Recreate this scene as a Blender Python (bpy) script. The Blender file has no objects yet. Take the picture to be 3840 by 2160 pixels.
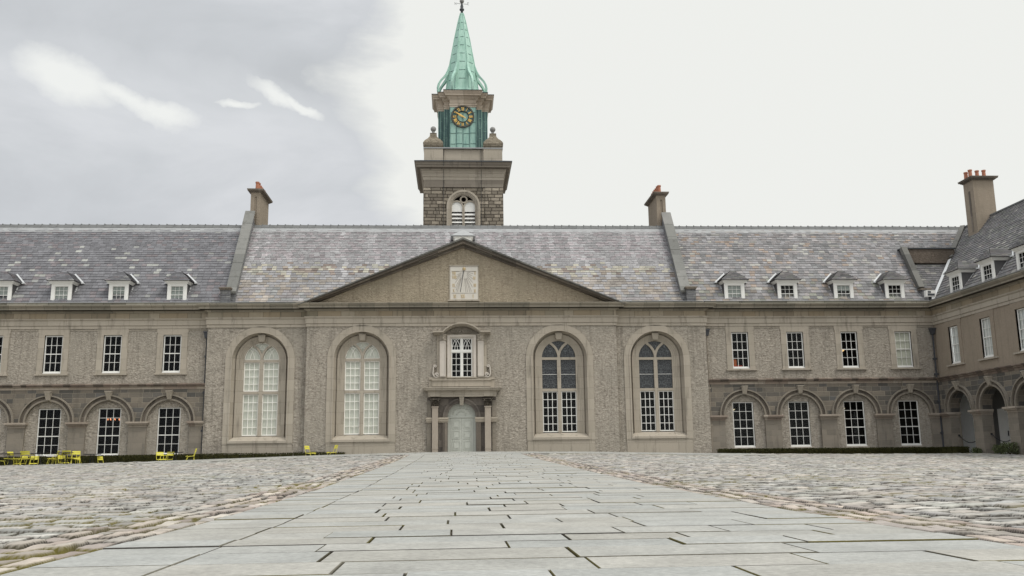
import bpy, bmesh, math, random
import numpy as np
from math import radians, sin, cos, pi, hypot, atan2, sqrt
from mathutils import Matrix, Vector
from mathutils.geometry import tessellate_polygon
random.seed(7)
K = 1.2                                   # the scene is laid out in units of 1.2 m; every root object is scaled by K at the end
S = bpy.context.scene
C = S.collection
# ------------------------------------------------------------------ camera, sky, sun, exposure
def cam_basis(yaw, pit, rol):
    fw = Vector((sin(yaw)*cos(pit), cos(yaw)*cos(pit), sin(pit)))
    r = Vector((cos(yaw), -sin(yaw), 0)); u = r.cross(fw)
    return r*cos(rol)+u*sin(rol), -r*sin(rol)+u*cos(rol), fw
R_, U_, F_ = cam_basis(radians(3.6338), radians(10.544), radians(-0.7662))
cd = bpy.data.cameras.new('camera'); cam = bpy.data.objects.new('camera', cd); C.objects.link(cam)
cam.matrix_world = Matrix(((R_.x, U_.x, -F_.x, 0), (R_.y, U_.y, -F_.y, -52*K), (R_.z, U_.z, -F_.z, .5*K), (0, 0, 0, 1)))
cd.sensor_width = 36; cd.lens = 3422.57/3840*36; cd.clip_start = .05; cd.clip_end = 2000
S.camera = cam
S.view_settings.view_transform = 'Standard'; S.view_settings.look = 'None'
S.view_settings.exposure = 0.0; S.view_settings.gamma = 1
SUN_EL, SUN_AZ = radians(58), radians(128)   # azimuth clockwise from +Y
w = bpy.data.worlds.new('World'); S.world = w; w.use_nodes = True

class NT:
    """small helper around a node tree"""
    def __init__(s, nt): s.nt = nt; s.n = nt.nodes; s.l = nt.links
    def new(s, t, **k):
        o = s.n.new(t)
        for a, b in k.items(): setattr(o, a, b)
        return o
    def set(s, sock, v):
        if v is None: return
        if hasattr(v, 'is_output') or isinstance(v, bpy.types.NodeSocket): s.l.new(v, sock)
        else:
            if isinstance(v, (tuple, list)) and len(v) == 3 and sock.type == 'RGBA': v = (*v, 1)
            sock.default_value = v
    def m(s, op, a, b=None, c=None, clamp=False):
        o = s.new('ShaderNodeMath', operation=op, use_clamp=clamp)
        for i, v in enumerate((a, b, c)): s.set(o.inputs[i], v)
        return o.outputs[0]
    def mix(s, f, a, b, mode='MIX'):
        o = s.new('ShaderNodeMix', data_type='RGBA', blend_type=mode); o.clamp_factor = True
        s.set(o.inputs[0], f); s.set(o.inputs[6], a); s.set(o.inputs[7], b); return o.outputs[2]
    def ramp(s, f, stops, interp='LINEAR'):
        o = s.new('ShaderNodeValToRGB'); cr = o.color_ramp; cr.interpolation = interp
        while len(cr.elements) < len(stops): cr.elements.new(.5)
        for e, (p, c) in zip(cr.elements, stops):
            e.position = p; e.color = (*c, 1) if isinstance(c, (tuple, list)) else (c, c, c, 1)
        s.set(o.inputs[0], f); return o.outputs[0]
    def noise(s, vec, scale, detail=4, rough=.55, dist=0):
        o = s.new('ShaderNodeTexNoise'); s.set(o.inputs['Vector'], vec)
        o.inputs['Scale'].default_value = scale; o.inputs['Detail'].default_value = detail
        o.inputs['Roughness'].default_value = rough; o.inputs['Distortion'].default_value = dist
        return o.outputs[0]
    def maprange(s, v, a, b, c=0, d=1):
        o = s.new('ShaderNodeMapRange'); s.set(o.inputs[0], v)
        for i, x in enumerate((a, b, c, d)): o.inputs[i+1].default_value = x
        return o.outputs[0]
    def vec(s, v, scale=(1, 1, 1), rot=(0, 0, 0), loc=(0, 0, 0)):
        o = s.new('ShaderNodeMapping'); s.set(o.inputs[0], v)
        o.inputs[1].default_value = loc; o.inputs[2].default_value = rot; o.inputs[3].default_value = scale
        return o.outputs[0]
    def xyz(s, v):
        o = s.new('ShaderNodeSeparateXYZ'); s.set(o.inputs[0], v); return o.outputs
    def comb(s, x, y, z):
        o = s.new('ShaderNodeCombineXYZ')
        for i, v in enumerate((x, y, z)): s.set(o.inputs[i], v)
        return o.outputs[0]

# world: an overcast sky. Grey cloud to the left with torn bright gaps, thin bright cloud everywhere else, brighter overhead
T = NT(w.node_tree); T.n.clear()
tc = T.new('ShaderNodeTexCoord').outputs['Generated']
x, y, z = T.xyz(tc)
az = T.m('ARCTAN2', x, y); el = T.m('ARCSINE', z)
sky = T.new('ShaderNodeTexSky', sky_type='NISHITA'); sky.sun_disc = False
sky.sun_elevation = SUN_EL; sky.sun_rotation = SUN_AZ; sky.air_density = 1; sky.dust_density = 3
n1 = T.noise(T.comb(T.m('MULTIPLY', az, 1.3), T.m('MULTIPLY', el, 3.0), 0.3), 2.6, 6, .55, .4)
n2 = T.noise(T.comb(az, T.m('MULTIPLY', el, 1.6), 3.1), 9, 6, .6, .3)
edge = T.m('ADD', az, T.m('ADD', T.m('MULTIPLY', T.m('SUBTRACT', n1, .5), -.34), T.m('MULTIPLY', T.m('SUBTRACT', n2, .5), -.05)))
cloudy = T.maprange(edge, -.120, -.055, 1, 0)
wa = T.noise(T.comb(T.m('MULTIPLY', az, 1.), T.m('MULTIPLY', el, 1.3), 1.7), 11, 5, .55); wb = T.noise(T.comb(az, T.m('MULTIPLY', el, 1.3), 9.2), 14, 5, .6)
azw = T.m('ADD', az, T.m('MULTIPLY', T.m('SUBTRACT', wa, .5), .055)); elw = T.m('ADD', el, T.m('MULTIPLY', T.m('SUBTRACT', wb, .5), .034))
def blob(a0, e0, sa, se, tilt):
    u = T.m('SUBTRACT', azw, a0); v = T.m('SUBTRACT', T.m('SUBTRACT', elw, e0), T.m('MULTIPLY', u, tilt))
    d = T.m('ADD', T.m('POWER', T.m('ABSOLUTE', T.m('DIVIDE', u, sa)), 2.), T.m('POWER', T.m('ABSOLUTE', T.m('DIVIDE', v, se)), 2.))
    d = T.m('SUBTRACT', d, T.m('MULTIPLY', T.m('SUBTRACT', n2, .5), 2.0))
    return T.maprange(d, .12, 1.7, 1, 0)
gap = blob(-.418, .376, .040, .021, -.30)
for bb in ((-.355, .360, .050, .010, -.30), (-.318, .353, .034, .009, -.10), (-.205, .386, .026, .0085, -.38), (-.172, .374, .022, .006, -.5), (-.24, .370, .018, .004, .1)):
    gap = T.m('MAXIMUM', gap, blob(*bb))
halo = T.m('MAXIMUM', blob(-.36, .365, .12, .040, -.15), blob(-.22, .375, .10, .028, -.2))
grey = T.ramp(n1, [(.34, (.545, .568, .592)), (.5, (.605, .628, .655)), (.64, (.69, .708, .735))])
low = T.maprange(el, .02, .30, 1, 0)
grey = T.mix(T.m('MULTIPLY', low, .35), grey, (.585, .60, .655))
grey = T.mix(T.m('MULTIPLY', halo, .35), grey, (.76, .78, .80))
col = T.mix(cloudy, (.862, .872, .842), grey)
col = T.mix(T.m('MULTIPLY', T.m('MULTIPLY', gap, cloudy), 1.), col, (.87, .885, .865))
up = T.maprange(z, .50, .92, 1, 2.3)
back = T.maprange(y, .2, -.6, 1, 1.25)
bg1 = T.new('ShaderNodeBackground'); T.set(bg1.inputs[0], col); T.set(bg1.inputs[1], T.m('MULTIPLY', T.m('MULTIPLY', up, back), 1.005))
bg2 = T.new('ShaderNodeBackground'); T.set(bg2.inputs[0], sky.outputs[0]); bg2.inputs[1].default_value = .05
mx = T.new('ShaderNodeMixShader'); mx.inputs[0].default_value = .015
T.l.new(bg1.outputs[0], mx.inputs[1]); T.l.new(bg2.outputs[0], mx.inputs[2])
out = T.new('ShaderNodeOutputWorld'); T.l.new(mx.outputs[0], out.inputs[0])

sd = bpy.data.lights.new('sun', 'SUN'); sd.energy = 1.4; sd.angle = radians(16); sd.color = (1, .96, .9)
sun = bpy.data.objects.new('sun', sd); C.objects.link(sun)
sv = Vector((sin(SUN_AZ)*cos(SUN_EL), cos(SUN_AZ)*cos(SUN_EL), sin(SUN_EL)))
sun.rotation_euler = sv.to_track_quat('Z', 'Y').to_euler(); sun.location = (0, 0, 60)

# ------------------------------------------------------------------ materials
MATS = {}
def material(name, fn, rough=.9, bump=None, metallic=0, spec=.3):
    m = bpy.data.materials.new(name); m.use_nodes = True; t = NT(m.node_tree)
    b = t.n['Principled BSDF']; b.inputs['Roughness'].default_value = rough; b.inputs['Metallic'].default_value = metallic
    b.inputs['Specular IOR Level'].default_value = spec
    P = t.new('ShaderNodeTexCoord').outputs['Object']
    r = fn(t, P)
    if isinstance(r, tuple) and len(r) == 2 and not isinstance(r[0], (int, float)):
        c, h = r
        bp = t.new('ShaderNodeBump'); bp.inputs['Strength'].default_value = 1; bp.inputs['Distance'].default_value = bump or .01
        t.set(bp.inputs['Height'], h); t.l.new(bp.outputs[0], b.inputs['Normal'])
    else: c = r
    t.set(b.inputs['Base Color'], c); MATS[name] = m
    return m
def flat(name, col, rough=.6, metallic=0, spec=.3, var=.12):
    def f(t, P):
        n = t.noise(P, 3.0, 5)
        return t.mix(n, tuple(c*(1-var) for c in col), tuple(min(1, c*(1+var)) for c in col))
    return material(name, f, rough, metallic=metallic, spec=spec)
def uvw(t, P):
    """facade coordinates that work for walls facing any way: (x or y along the wall, z up)"""
    x, y, z = t.xyz(P)
    g = t.new('ShaderNodeNewGeometry'); nx, ny, nz = t.xyz(g.outputs['True Normal'])
    side = t.m('GREATER_THAN', t.m('ABSOLUTE', nx), .7)
    mxn = t.new('ShaderNodeMix', data_type='FLOAT'); t.set(mxn.inputs[0], side); t.set(mxn.inputs[2], x); t.set(mxn.inputs[3], y)
    return mxn.outputs[0], z
def cells(t, u, v, W, H, joint, jit=.35, seed=0, wob=0):
    """courses of blocks: random value per block, second random value, joint mask (1 in the joint)"""
    row = t.m('FLOOR', t.m('DIVIDE', v, H))
    wn = t.new('ShaderNodeTexWhiteNoise', noise_dimensions='1D'); t.set(wn.inputs['W'], t.m('ADD', row, seed+.5))
    uo = t.m('ADD', t.m('DIVIDE', u, W), t.m('MULTIPLY', wn.outputs[0], 7.3))
    colf = t.m('FLOOR', uo)
    # jitter the joint inside each cell so that block lengths vary
    def jn(k):
        q = t.new('ShaderNodeTexWhiteNoise', noise_dimensions='2D'); t.set(q.inputs['Vector'], t.comb(t.m('ADD', colf, k), row, 0)); return t.m('MULTIPLY', q.outputs[0], jit)
    fr = t.m('FRACT', uo); j0 = jn(seed+.5)
    left = t.m('LESS_THAN', fr, j0)
    cid = t.m('SUBTRACT', colf, left)
    dist = t.m('MULTIPLY', t.m('ABSOLUTE', t.m('SUBTRACT', fr, j0)), W)
    fv = t.m('FRACT', t.m('DIVIDE', v, H)); dv = t.m('MULTIPLY', t.m('MINIMUM', fv, t.m('SUBTRACT', 1., fv)), H)
    d = t.m('MINIMUM', dist, dv)
    mask = t.maprange(d, joint*.5, joint, 1, 0)
    q = t.new('ShaderNodeTexWhiteNoise', noise_dimensions='2D'); t.set(q.inputs['Vector'], t.comb(t.m('ADD', cid, .37), t.m('ADD', row, .11), 0))
    s = t.xyz(q.outputs[1])
    return s[0], s[1], mask
def harl(name, a, b, c, bump=.11, soft=False):
    def f(t, P):
        big = t.noise(P, .35, 5, .6); mid = t.noise(P, 2.2, 6, .65)
        px, py, pz = t.xyz(P)
        fine = t.noise(t.comb(t.m('MULTIPLY', px, .8), py, t.m('MULTIPLY', pz, 1.35)), 8.5, 4, .72, .6)
        fc = t.maprange(fine, .31, .65)
        col = t.mix(fc, a, b)
        col = t.mix(t.m('MULTIPLY', t.maprange(big, .42, .62), .55), col, c)
        streak = t.noise(t.vec(P, (3.2, 3.2, .22)), 1.6, 5, .6)
        col = t.mix(t.maprange(streak, .52, .72, 0, .55), col, tuple(q*.72 for q in a))
        col = t.mix(t.maprange(mid, .35, .65, 0, .25), col, tuple(q*1.15 for q in b))
        return col, t.m('ADD', t.m('MULTIPLY', fine, 1.), t.m('MULTIPLY', mid, .4))
    return material(name, f, .95, bump=bump, spec=.1)
harl('roughcast', (.15, .130, .105), (.52, .465, .392), (.315, .287, .24))
harl('dark_render', (.11, .09, .072), (.19, .155, .125), (.07, .06, .05))
harl('render', (.26, .215, .165), (.31, .26, .205), (.25, .215, .165), .02)
def ashlar(name, stops, W, H, joint, jc, bump=.02, patch=None, jit=.5, rough=.9, edge=.5):
    def f(t, P):
        u, v = uvw(t, P)
        wob = t.m('MULTIPLY', t.m('SUBTRACT', t.noise(P, 1.7, 3), .5), .05)
        r1, r2, mask = cells(t, t.m('ADD', u, wob), t.m('ADD', v, wob), W, H, joint, jit)
        col = t.ramp(r1, stops)
        n = t.noise(P, 1.1, 6, .65); n2 = t.noise(P, 14, 4, .7)
        col = t.mix(t.maprange(n, .40, .66, 0, .35), col, stops[0][1])
        col = t.mix(t.maprange(n2, .3, .7, 0, .18), col, tuple(q*1.35 for q in stops[-1][1]))
        st = t.noise(t.vec(P, (2.5, 2.5, .3)), 1.5, 5, .65)
        col = t.mix(t.maprange(st, .55, .7, 0, .45), col, (.07, .065, .055))
        col = t.mix(t.m('MULTIPLY', mask, edge), col, jc)
        return col, t.m('ADD', t.m('MULTIPLY', t.m('SUBTRACT', 1., mask), 1.), t.m('ADD', t.m('MULTIPLY', n2, .6), t.m('MULTIPLY', r2, .5)))
    return material(name, f, rough, bump=bump, spec=.15)
ashlar('dark_ashlar', [(0, (.085, .08, .072)), (.35, (.14, .125, .105)), (.6, (.24, .205, .16)), (.85, (.20, .17, .135)), (1, (.11, .11, .108))], .62, .27, .020, (.36, .32, .25), .015, edge=.45)
ashlar('arch_dark', [(0, (.075, .065, .055)), (.5, (.115, .098, .08)), (1, (.165, .14, .115))], .33, .5, .014, (.24, .21, .165), .008)
ashlar('pier_stone', [(0, (.19, .17, .14)), (.5, (.27, .235, .19)), (1, (.23, .205, .17))], .62, .31, .010, (.34, .30, .24), .010)
ashlar('frieze_stone', [(0, (.27, .225, .165)), (.3, (.42, .355, .26)), (.55, (.36, .29, .20)), (.8, (.46, .40, .31)), (1, (.24, .215, .155))], 1.05, 3, .012, (.10, .085, .065), .008, edge=.8)
ashlar('surround_stone', [(0, (.345, .307, .25)), (.5, (.388, .342, .28)), (1, (.41, .365, .30))], 1.6, .62, .007, (.16, .14, .115), .006, edge=.6)
ashlar('dark_stone', [(0, (.11, .095, .08)), (.5, (.19, .16, .13)), (1, (.26, .225, .185))], .9, 5, .008, (.08, .07, .06), .008)
ashlar('rubble', [(0, (.17, .145, .115)), (.3, (.23, .20, .16)), (.6, (.30, .26, .205)), (.8, (.46, .40, .32)), (1, (.20, .175, .14))], .5, .24, .030, (.075, .062, .048), .06, jit=.8, edge=.85)
ashlar('coping_stone', [(0, (.15, .15, .14)), (.5, (.20, .20, .185)), (1, (.25, .245, .23))], 9, 1.15, .012, (.10, .10, .09), .006)
ashlar('coping_dark', [(0, (.11, .108, .10)), (.5, (.15, .147, .135)), (1, (.18, .175, .16))], 9, 1.15, .012, (.06, .06, .055), .006)
ashlar('tower_stone', [(0, (.36, .30, .235)), (.5, (.47, .40, .32)), (1, (.52, .455, .375))], 3, 3, .006, (.2, .17, .13), .004)
ashlar('lichen_stone', [(0, (.16, .15, .12)), (.4, (.27, .26, .21)), (.7, (.33, .31, .26)), (1, (.21, .20, .165))], 1.3, 4, .014, (.06, .06, .05), .01, edge=.9)
def attr_mat(name, rough, var, bump, detail=20):
    def f(t, P):
        a = t.new('ShaderNodeAttribute'); a.attribute_name = 'tint'
        n = t.noise(P, detail, 5, .7); n2 = t.noise(P, 2.2, 5, .65)
        c = t.mix(t.maprange(n, .3, .7), tuple([1-var]*3), tuple([1+var]*3))
        c2 = t.mix(t.maprange(n2, .35, .65), (1-var*.6,)*3, (1+var*.6,)*3)
        return t.mix(1., t.mix(1., a.outputs[0], c, 'MULTIPLY'), c2, 'MULTIPLY'), n
    return material(name, f, rough, bump=bump, spec=.3)
attr_mat('slate', .88, .20, .006, 12)
attr_mat('granite', .85, .20, .010, 24)
attr_mat('cobble', .8, .16, .010, 26)
flat('lead', (.34, .345, .345), .6)
flat('ridge_tile', (.16, .162, .16), .85, var=.35)
flat('cheek_slate', (.085, .083, .085), .85, var=.3)
flat('white_paint', (.78, .77, .73), .45, var=.04)
flat('cream_paint', (.90, .88, .82), .5, var=.05)
flat('white_stone', (.55, .50, .44), .8, var=.12)
flat('door_paint', (.50, .51, .455), .5, var=.06)
flat('black_iron', (.025, .026, .028), .5)
flat('grey_iron', (.06, .065, .07), .6)
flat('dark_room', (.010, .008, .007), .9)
flat('plaster', (.86, .87, .85), .85, var=.05)
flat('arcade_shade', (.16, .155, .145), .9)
flat('terracotta', (.40, .17, .105), .8, var=.2)
flat('gold', (.80, .52, .16), .35, metallic=.3)
flat('clock_black', (.015, .016, .016), .5)
flat('sundial_plate', (.62, .585, .52), .7, var=.06)
flat('gilt_paint', (.52, .40, .22), .6)
flat('pale_gold', (.60, .52, .38), .7)
flat('yellow_paint', (.66, .60, .085), .4, var=.06)
flat('cushion_cloth', (.60, .58, .55), .9)
flat('blind_cloth', (.52, .51, .43), .9, var=.05)
flat('curtain_cloth', (.62, .62, .60), .9, var=.08)
flat('orange_card', (.45, .12, .04), .8)
flat('stem_brown', (.06, .045, .025), .9)
def copper(name, a, b, c):
    def f(t, P):
        n = t.noise(t.vec(P, (1.6, 1.6, .35)), 2.2, 6, .7); n2 = t.noise(P, 7, 5, .7)
        col = t.ramp(n, [(.32, a), (.5, b), (.68, c)])
        col = t.mix(t.maprange(n2, .35, .7, 0, .4), col, b)
        return col, n2
    return material(name, f, .6, bump=.004)
copper('copper_light', (.24, .42, .34), (.34, .53, .445), (.43, .61, .53))
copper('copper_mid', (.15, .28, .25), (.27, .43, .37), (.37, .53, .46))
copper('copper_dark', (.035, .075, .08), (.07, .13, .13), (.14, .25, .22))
def leafy(name, a, b):
    return material(name, lambda t, P: t.mix(t.maprange(t.noise(P, 14, 4, .7), .35, .65), a, b), .8, spec=.2)
leafy('hedge_leaf', (.018, .022, .007), (.055, .050, .012))
leafy('shrub_leaf', (.05, .065, .025), (.13, .15, .07))
def glass_mat():
    m = bpy.data.materials.new('window_glass'); m.use_nodes = True; t = NT(m.node_tree); t.n.clear()
    tr = t.new('ShaderNodeBsdfTransparent'); tr.inputs[0].default_value = (.92, .94, .93, 1)
    gl = t.new('ShaderNodeBsdfGlossy'); gl.inputs['Roughness'].default_value = .03; gl.inputs['Color'].default_value = (.6, .62, .62, 1)
    P = t.new('ShaderNodeTexCoord').outputs['Object']
    mxs = t.new('ShaderNodeMixShader'); mxs.inputs[0].default_value = .018
    t.l.new(tr.outputs[0], mxs.inputs[1]); t.l.new(gl.outputs[0], mxs.inputs[2])
    o = t.new('ShaderNodeOutputMaterial'); t.l.new(mxs.outputs[0], o.inputs[0]); MATS['window_glass'] = m
glass_mat()
def stained():
    def f(t, P):
        x, y, z = t.xyz(P)
        n = t.noise(P, 3.5, 4, .7)
        # mirrored pattern about each light's centre gives the ornamental, figure-like tracery
        v = t.new('ShaderNodeTexVoronoi', feature='DISTANCE_TO_EDGE'); v.inputs['Scale'].default_value = 9
        t.set(v.inputs['Vector'], t.comb(t.m('ABSOLUTE', t.m('PINGPONG', t.m('ADD', x, .12), .43)), z, 0))
        e = t.maprange(v.outputs[0], .02, .07, 1, 0)
        v2 = t.new('ShaderNodeTexVoronoi'); v2.inputs['Scale'].default_value = 5; t.set(v2.inputs['Vector'], P)
        base = t.ramp(n, [(.35, (.012, .014, .017)), (.6, (.025, .027, .030)), (.75, (.06, .06, .06))])
        return t.mix(t.m('MULTIPLY', e, .55), base, (.17, .185, .19))
    return material('stained_glass', f, .25, spec=.4)
stained()
def emis(name, col, s):
    m = bpy.data.materials.new(name); m.use_nodes = True; b = m.node_tree.nodes['Principled BSDF']
    b.inputs['Base Color'].default_value = (*col, 1); b.inputs['Emission Color'].default_value = (*col, 1); b.inputs['Emission Strength'].default_value = s
    MATS[name] = m
emis('lamp_glow', (1, .62, .25), 1.1); emis('lamp_pale', (.9, .78, .52), .55); emis('candle_glow', (1, .36, .16), 1.4)

# ------------------------------------------------------------------ mesh helper
LATE = []
WORG = {}                                  # world origin of every parent
def ident(x, y, z): return (x, y, z)
def wing_tf(x, y, z): return (28.3+y, -x, z)
class MB:
    def __init__(s, tf=ident): s.v = []; s.f = []; s.tf = tf; s.tint = None; s.t = []
    def P(s, x, y, z): s.v.append(s.tf(x, y, z)); return len(s.v)-1
    def F(s, *i):
        s.f.append(i)
        if s.tint is not None: s.t.append(s.tint)
    def quad(s, a, b, c, d): s.F(*[s.P(*p) for p in (a, b, c, d)])
    def poly(s, pts): s.F(*[s.P(*p) for p in pts])
    def box(s, x0, x1, y0, y1, z0, z1):
        p = [s.P(x, y, z) for z in (z0, z1) for y in (y0, y1) for x in (x0, x1)]
        for q in ((0, 2, 3, 1), (4, 5, 7, 6), (0, 1, 5, 4), (2, 6, 7, 3), (0, 4, 6, 2), (1, 3, 7, 5)): s.F(*[p[k] for k in q])
    def hexa(s, P):                        # 8 points in box order
        p = [s.P(*q) for q in P]
        for q in ((0, 2, 3, 1), (4, 5, 7, 6), (0, 1, 5, 4), (2, 6, 7, 3), (0, 4, 6, 2), (1, 3, 7, 5)): s.F(*[p[k] for k in q])
    def bar(s, a, b, wd, th, up=(0, -1, 0)):
        a = Vector(a); b = Vector(b); d = (b-a).normalized(); n = Vector(up); t = d.cross(n)
        if t.length < 1e-4: t = d.cross(Vector((1, 0, 0)))
        t.normalize(); n = t.cross(d).normalized(); t *= wd/2; n *= th/2
        s.hexa([a-t-n, a+t-n, a-t+n, a+t+n, b-t-n, b+t-n, b-t+n, b+t+n])
    def prism_y(s, pts, y0, y1):           # polygon in (x,z), extruded along y
        n = len(pts); a = [s.P(x, y0, z) for x, z in pts]; b = [s.P(x, y1, z) for x, z in pts]
        for tri in tessellate_polygon([[Vector((x, z, 0)) for x, z in pts]]):
            s.F(*[a[k] for k in tri]); s.F(*[b[k] for k in reversed(tri)])
        for i in range(n): j = (i+1) % n; s.F(a[i], b[i], b[j], a[j])
    def band(s, A, B, y0, y1, back=True):  # strip between two open outlines (x,z), extruded y0..y1
        n = len(A)
        af = [s.P(x, y0, z) for x, z in A]; bf = [s.P(x, y0, z) for x, z in B]
        ab = [s.P(x, y1, z) for x, z in A]; bb = [s.P(x, y1, z) for x, z in B]
        for i in range(n-1):
            s.F(af[i], af[i+1], bf[i+1], bf[i])
            if back: s.F(ab[i], bb[i], bb[i+1], ab[i+1])
            s.F(af[i], ab[i], ab[i+1], af[i+1]); s.F(bf[i], bf[i+1], bb[i+1], bb[i])
        for i in (0, n-1): s.F(af[i], bf[i], bb[i], ab[i])
    def loft(s, A, ya, B, yb):
        a = [s.P(x, ya, z) for x, z in A]; b = [s.P(x, yb, z) for x, z in B]
        for i in range(len(A)-1): s.F(a[i], a[i+1], b[i+1], b[i])
    def panel(s, outer, holes, y0, depth):  # wall sheet with openings and their reveals
        loops = [outer]+holes; flatp = [p for l in loops for p in l]
        idx = [s.P(x, y0, z) for x, z in flatp]
        for tri in tessellate_polygon([[Vector((x, z, 0)) for x, z in l] for l in loops]): s.F(*[idx[k] for k in tri])
        for h in holes:
            a = [s.P(x, y0, z) for x, z in h]; b = [s.P(x, y0+depth, z) for x, z in h]
            for i in range(len(h)): j = (i+1) % len(h); s.F(a[i], a[j], b[j], b[i])
    def sweep(s, prof, path, skip=(), closed=False):   # prof (out,z); outside is to the right of the path
        n = len(path); rings = []
        for i in range(n):
            p = Vector(path[i])
            d0 = (p-Vector(path[i-1])).normalized() if (i or closed) else None
            d1 = (Vector(path[(i+1) % n])-p).normalized() if (i < n-1 or closed) else None
            d0 = d0 or d1; d1 = d1 or d0
            n0 = Vector((d0.y, -d0.x)); n1 = Vector((d1.y, -d1.x)); m = (n0+n1); m = m/max(m.dot(n0), 1e-3)
            rings.append([s.P(p.x+m.x*o, p.y+m.y*o, z) for o, z in prof])
        for i in range(n if closed else n-1):
            if i in skip: continue
            a, b = rings[i], rings[(i+1) % n]
            for k in range(len(prof)-1): s.F(a[k], b[k], b[k+1], a[k+1])
        if not closed and not skip:
            for r in (rings[0], rings[-1]): s.F(*r)
    def tube(s, pts, r, n=8, cap=True):
        pts = [Vector(p) for p in pts]; rings = []
        rr = r if isinstance(r, (list, tuple)) else [r]*len(pts)
        for i, p in enumerate(pts):
            d = (pts[min(i+1, len(pts)-1)]-pts[max(i-1, 0)]).normalized()
            u = d.cross(Vector((0, 0, 1)));  u = u.normalized() if u.length > .05 else Vector((1, 0, 0)); v = d.cross(u)
            rings.append([s.P(*(p+rr[i]*(u*cos(a)+v*sin(a)))) for a in [2*pi*k/n for k in range(n)]])
        for a, b in zip(rings, rings[1:]):
            for k in range(n): s.F(a[k], a[(k+1) % n], b[(k+1) % n], b[k])
        if cap: s.F(*rings[0]); s.F(*rings[-1])
    def lathe(s, cx, cy, prof, n=16, ph=0.):           # prof (r,z)
        rings = [[s.P(cx+r*cos(2*pi*k/n+ph), cy+r*sin(2*pi*k/n+ph), z) for k in range(n)] for r, z in prof]
        for a, b in zip(rings, rings[1:]):
            for k in range(n): s.F(a[k], a[(k+1) % n], b[(k+1) % n], b[k])
        s.F(*rings[0]); s.F(*rings[-1])
    def build(s, name, mat, parent=None, label=None, smooth=False):
        me = bpy.data.meshes.new(name); o = bpy.data.objects.new(name, me); C.objects.link(o)
        org = Vector((0, 0, 0))
        if parent is not None: o.parent = parent; org = WORG[parent.name]
        elif s.v:
            A = np.array(s.v); org = Vector((float((A[:, 0].min()+A[:, 0].max())/2), float((A[:, 1].min()+A[:, 1].max())/2), float(A[:, 2].min()))); o.location = org
        A = np.array(s.v, float)-np.array(org)
        me.from_pydata(A.tolist(), [], s.f)
        if s.t:
            at = me.attributes.new('tint', 'FLOAT_COLOR', 'FACE'); at.data.foreach_set('color', np.array([(*c, 1) for c in s.t], 'f').ravel())
        bm = bmesh.new(); bm.from_mesh(me)
        if not s.t: bmesh.ops.remove_doubles(bm, verts=bm.verts, dist=1e-5)
        bmesh.ops.delete(bm, geom=[q for q in bm.verts if not q.link_faces], context='VERTS')
        bmesh.ops.recalc_face_normals(bm, faces=bm.faces); bm.to_mesh(me); bm.free()
        if smooth:
            me.polygons.foreach_set('use_smooth', [True]*len(me.polygons))
        LATE.append((me, mat)); WORG[o.name] = org
        if label: o['label'] = label
        return o
def thing(name, label, cat, loc, group=None):
    o = bpy.data.objects.new(name, None); C.objects.link(o); o.location = loc; o.empty_display_size = .3
    o['label'] = label; o['category'] = cat
    if group: o['group'] = group
    WORG[o.name] = Vector(loc); return o
def tag(o, label, cat, group=None):
    o['label'] = label; o['category'] = cat
    if group: o['group'] = group
    return o
def arch(cx, sp, r, zb, n=24):             # outline: up the left, round, down the right
    return [(cx-r, zb)]+[(cx-r*cos(pi*k/n), sp+r*sin(pi*k/n)) for k in range(n+1)]+[(cx+r, zb)]
def rect(x0, x1, z0, z1): return [(x0, z0), (x0, z1), (x1, z1), (x1, z0)]
def arc(cx, cz, r, a0, a1, n=10): return [(cx+r*cos(a0+(a1-a0)*k/n), cz+r*sin(a0+(a1-a0)*k/n)) for k in range(n+1)]
def strip(mb, pts, wd, y0, y1):            # thin bar along a curve in the wall plane
    A = []; B = []
    for i, p in enumerate(pts):
        a = Vector(pts[max(i-1, 0)]); b = Vector(pts[min(i+1, len(pts)-1)]); d = (b-a).normalized(); n = Vector((-d.y, d.x))*wd/2
        A.append((p[0]+n.x, p[1]+n.y)); B.append((p[0]-n.x, p[1]-n.y))
    mb.band(A, B, y0, y1)

# ------------------------------------------------------------------ the ground
XL, XR = -2.1, 3.05
PY = np.array([-60, -52, -44, -38, -30, -20, -14, -8, -4.6, -3.5, -2.3, 0, 60.]); PZ = np.array([0, 0, 0, .06, .21, .42, .56, .74, .85, .80, .58, .50, .5])
_yy = np.linspace(-60, 60, 1201); _zz = np.interp(_yy, PY, PZ); _k = np.hanning(15); _k /= _k.sum()
_zz = np.convolve(np.pad(_zz, 7, 'edge'), _k, 'valid')
def G(x, y):
    x = np.asarray(x, float); y = np.asarray(y, float)
    drop = .43*(1-np.exp(-(x/15.)**2))*np.clip((y+50)/28., 0, 1)**.8
    return np.interp(y, _yy, _zz)-drop
def g(x, y): return float(G(x, y))
def hsh(a, b, k=0):
    h = np.sin(a*127.1+b*311.7+k*74.7)*43758.5453
    return h-np.floor(h)
def vnoise(x, y, s, k=0):
    x = x*s; y = y*s; xi = np.floor(x); yi = np.floor(y); fx = x-xi; fy = y-yi; fx = fx*fx*(3-2*fx); fy = fy*fy*(3-2*fy)
    a = hsh(xi, yi, k); b = hsh(xi+1, yi, k); c = hsh(xi, yi+1, k); d = hsh(xi+1, yi+1, k)
    return a+(b-a)*fx+(c-a)*fy+(a-b-c+d)*fx*fy
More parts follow.
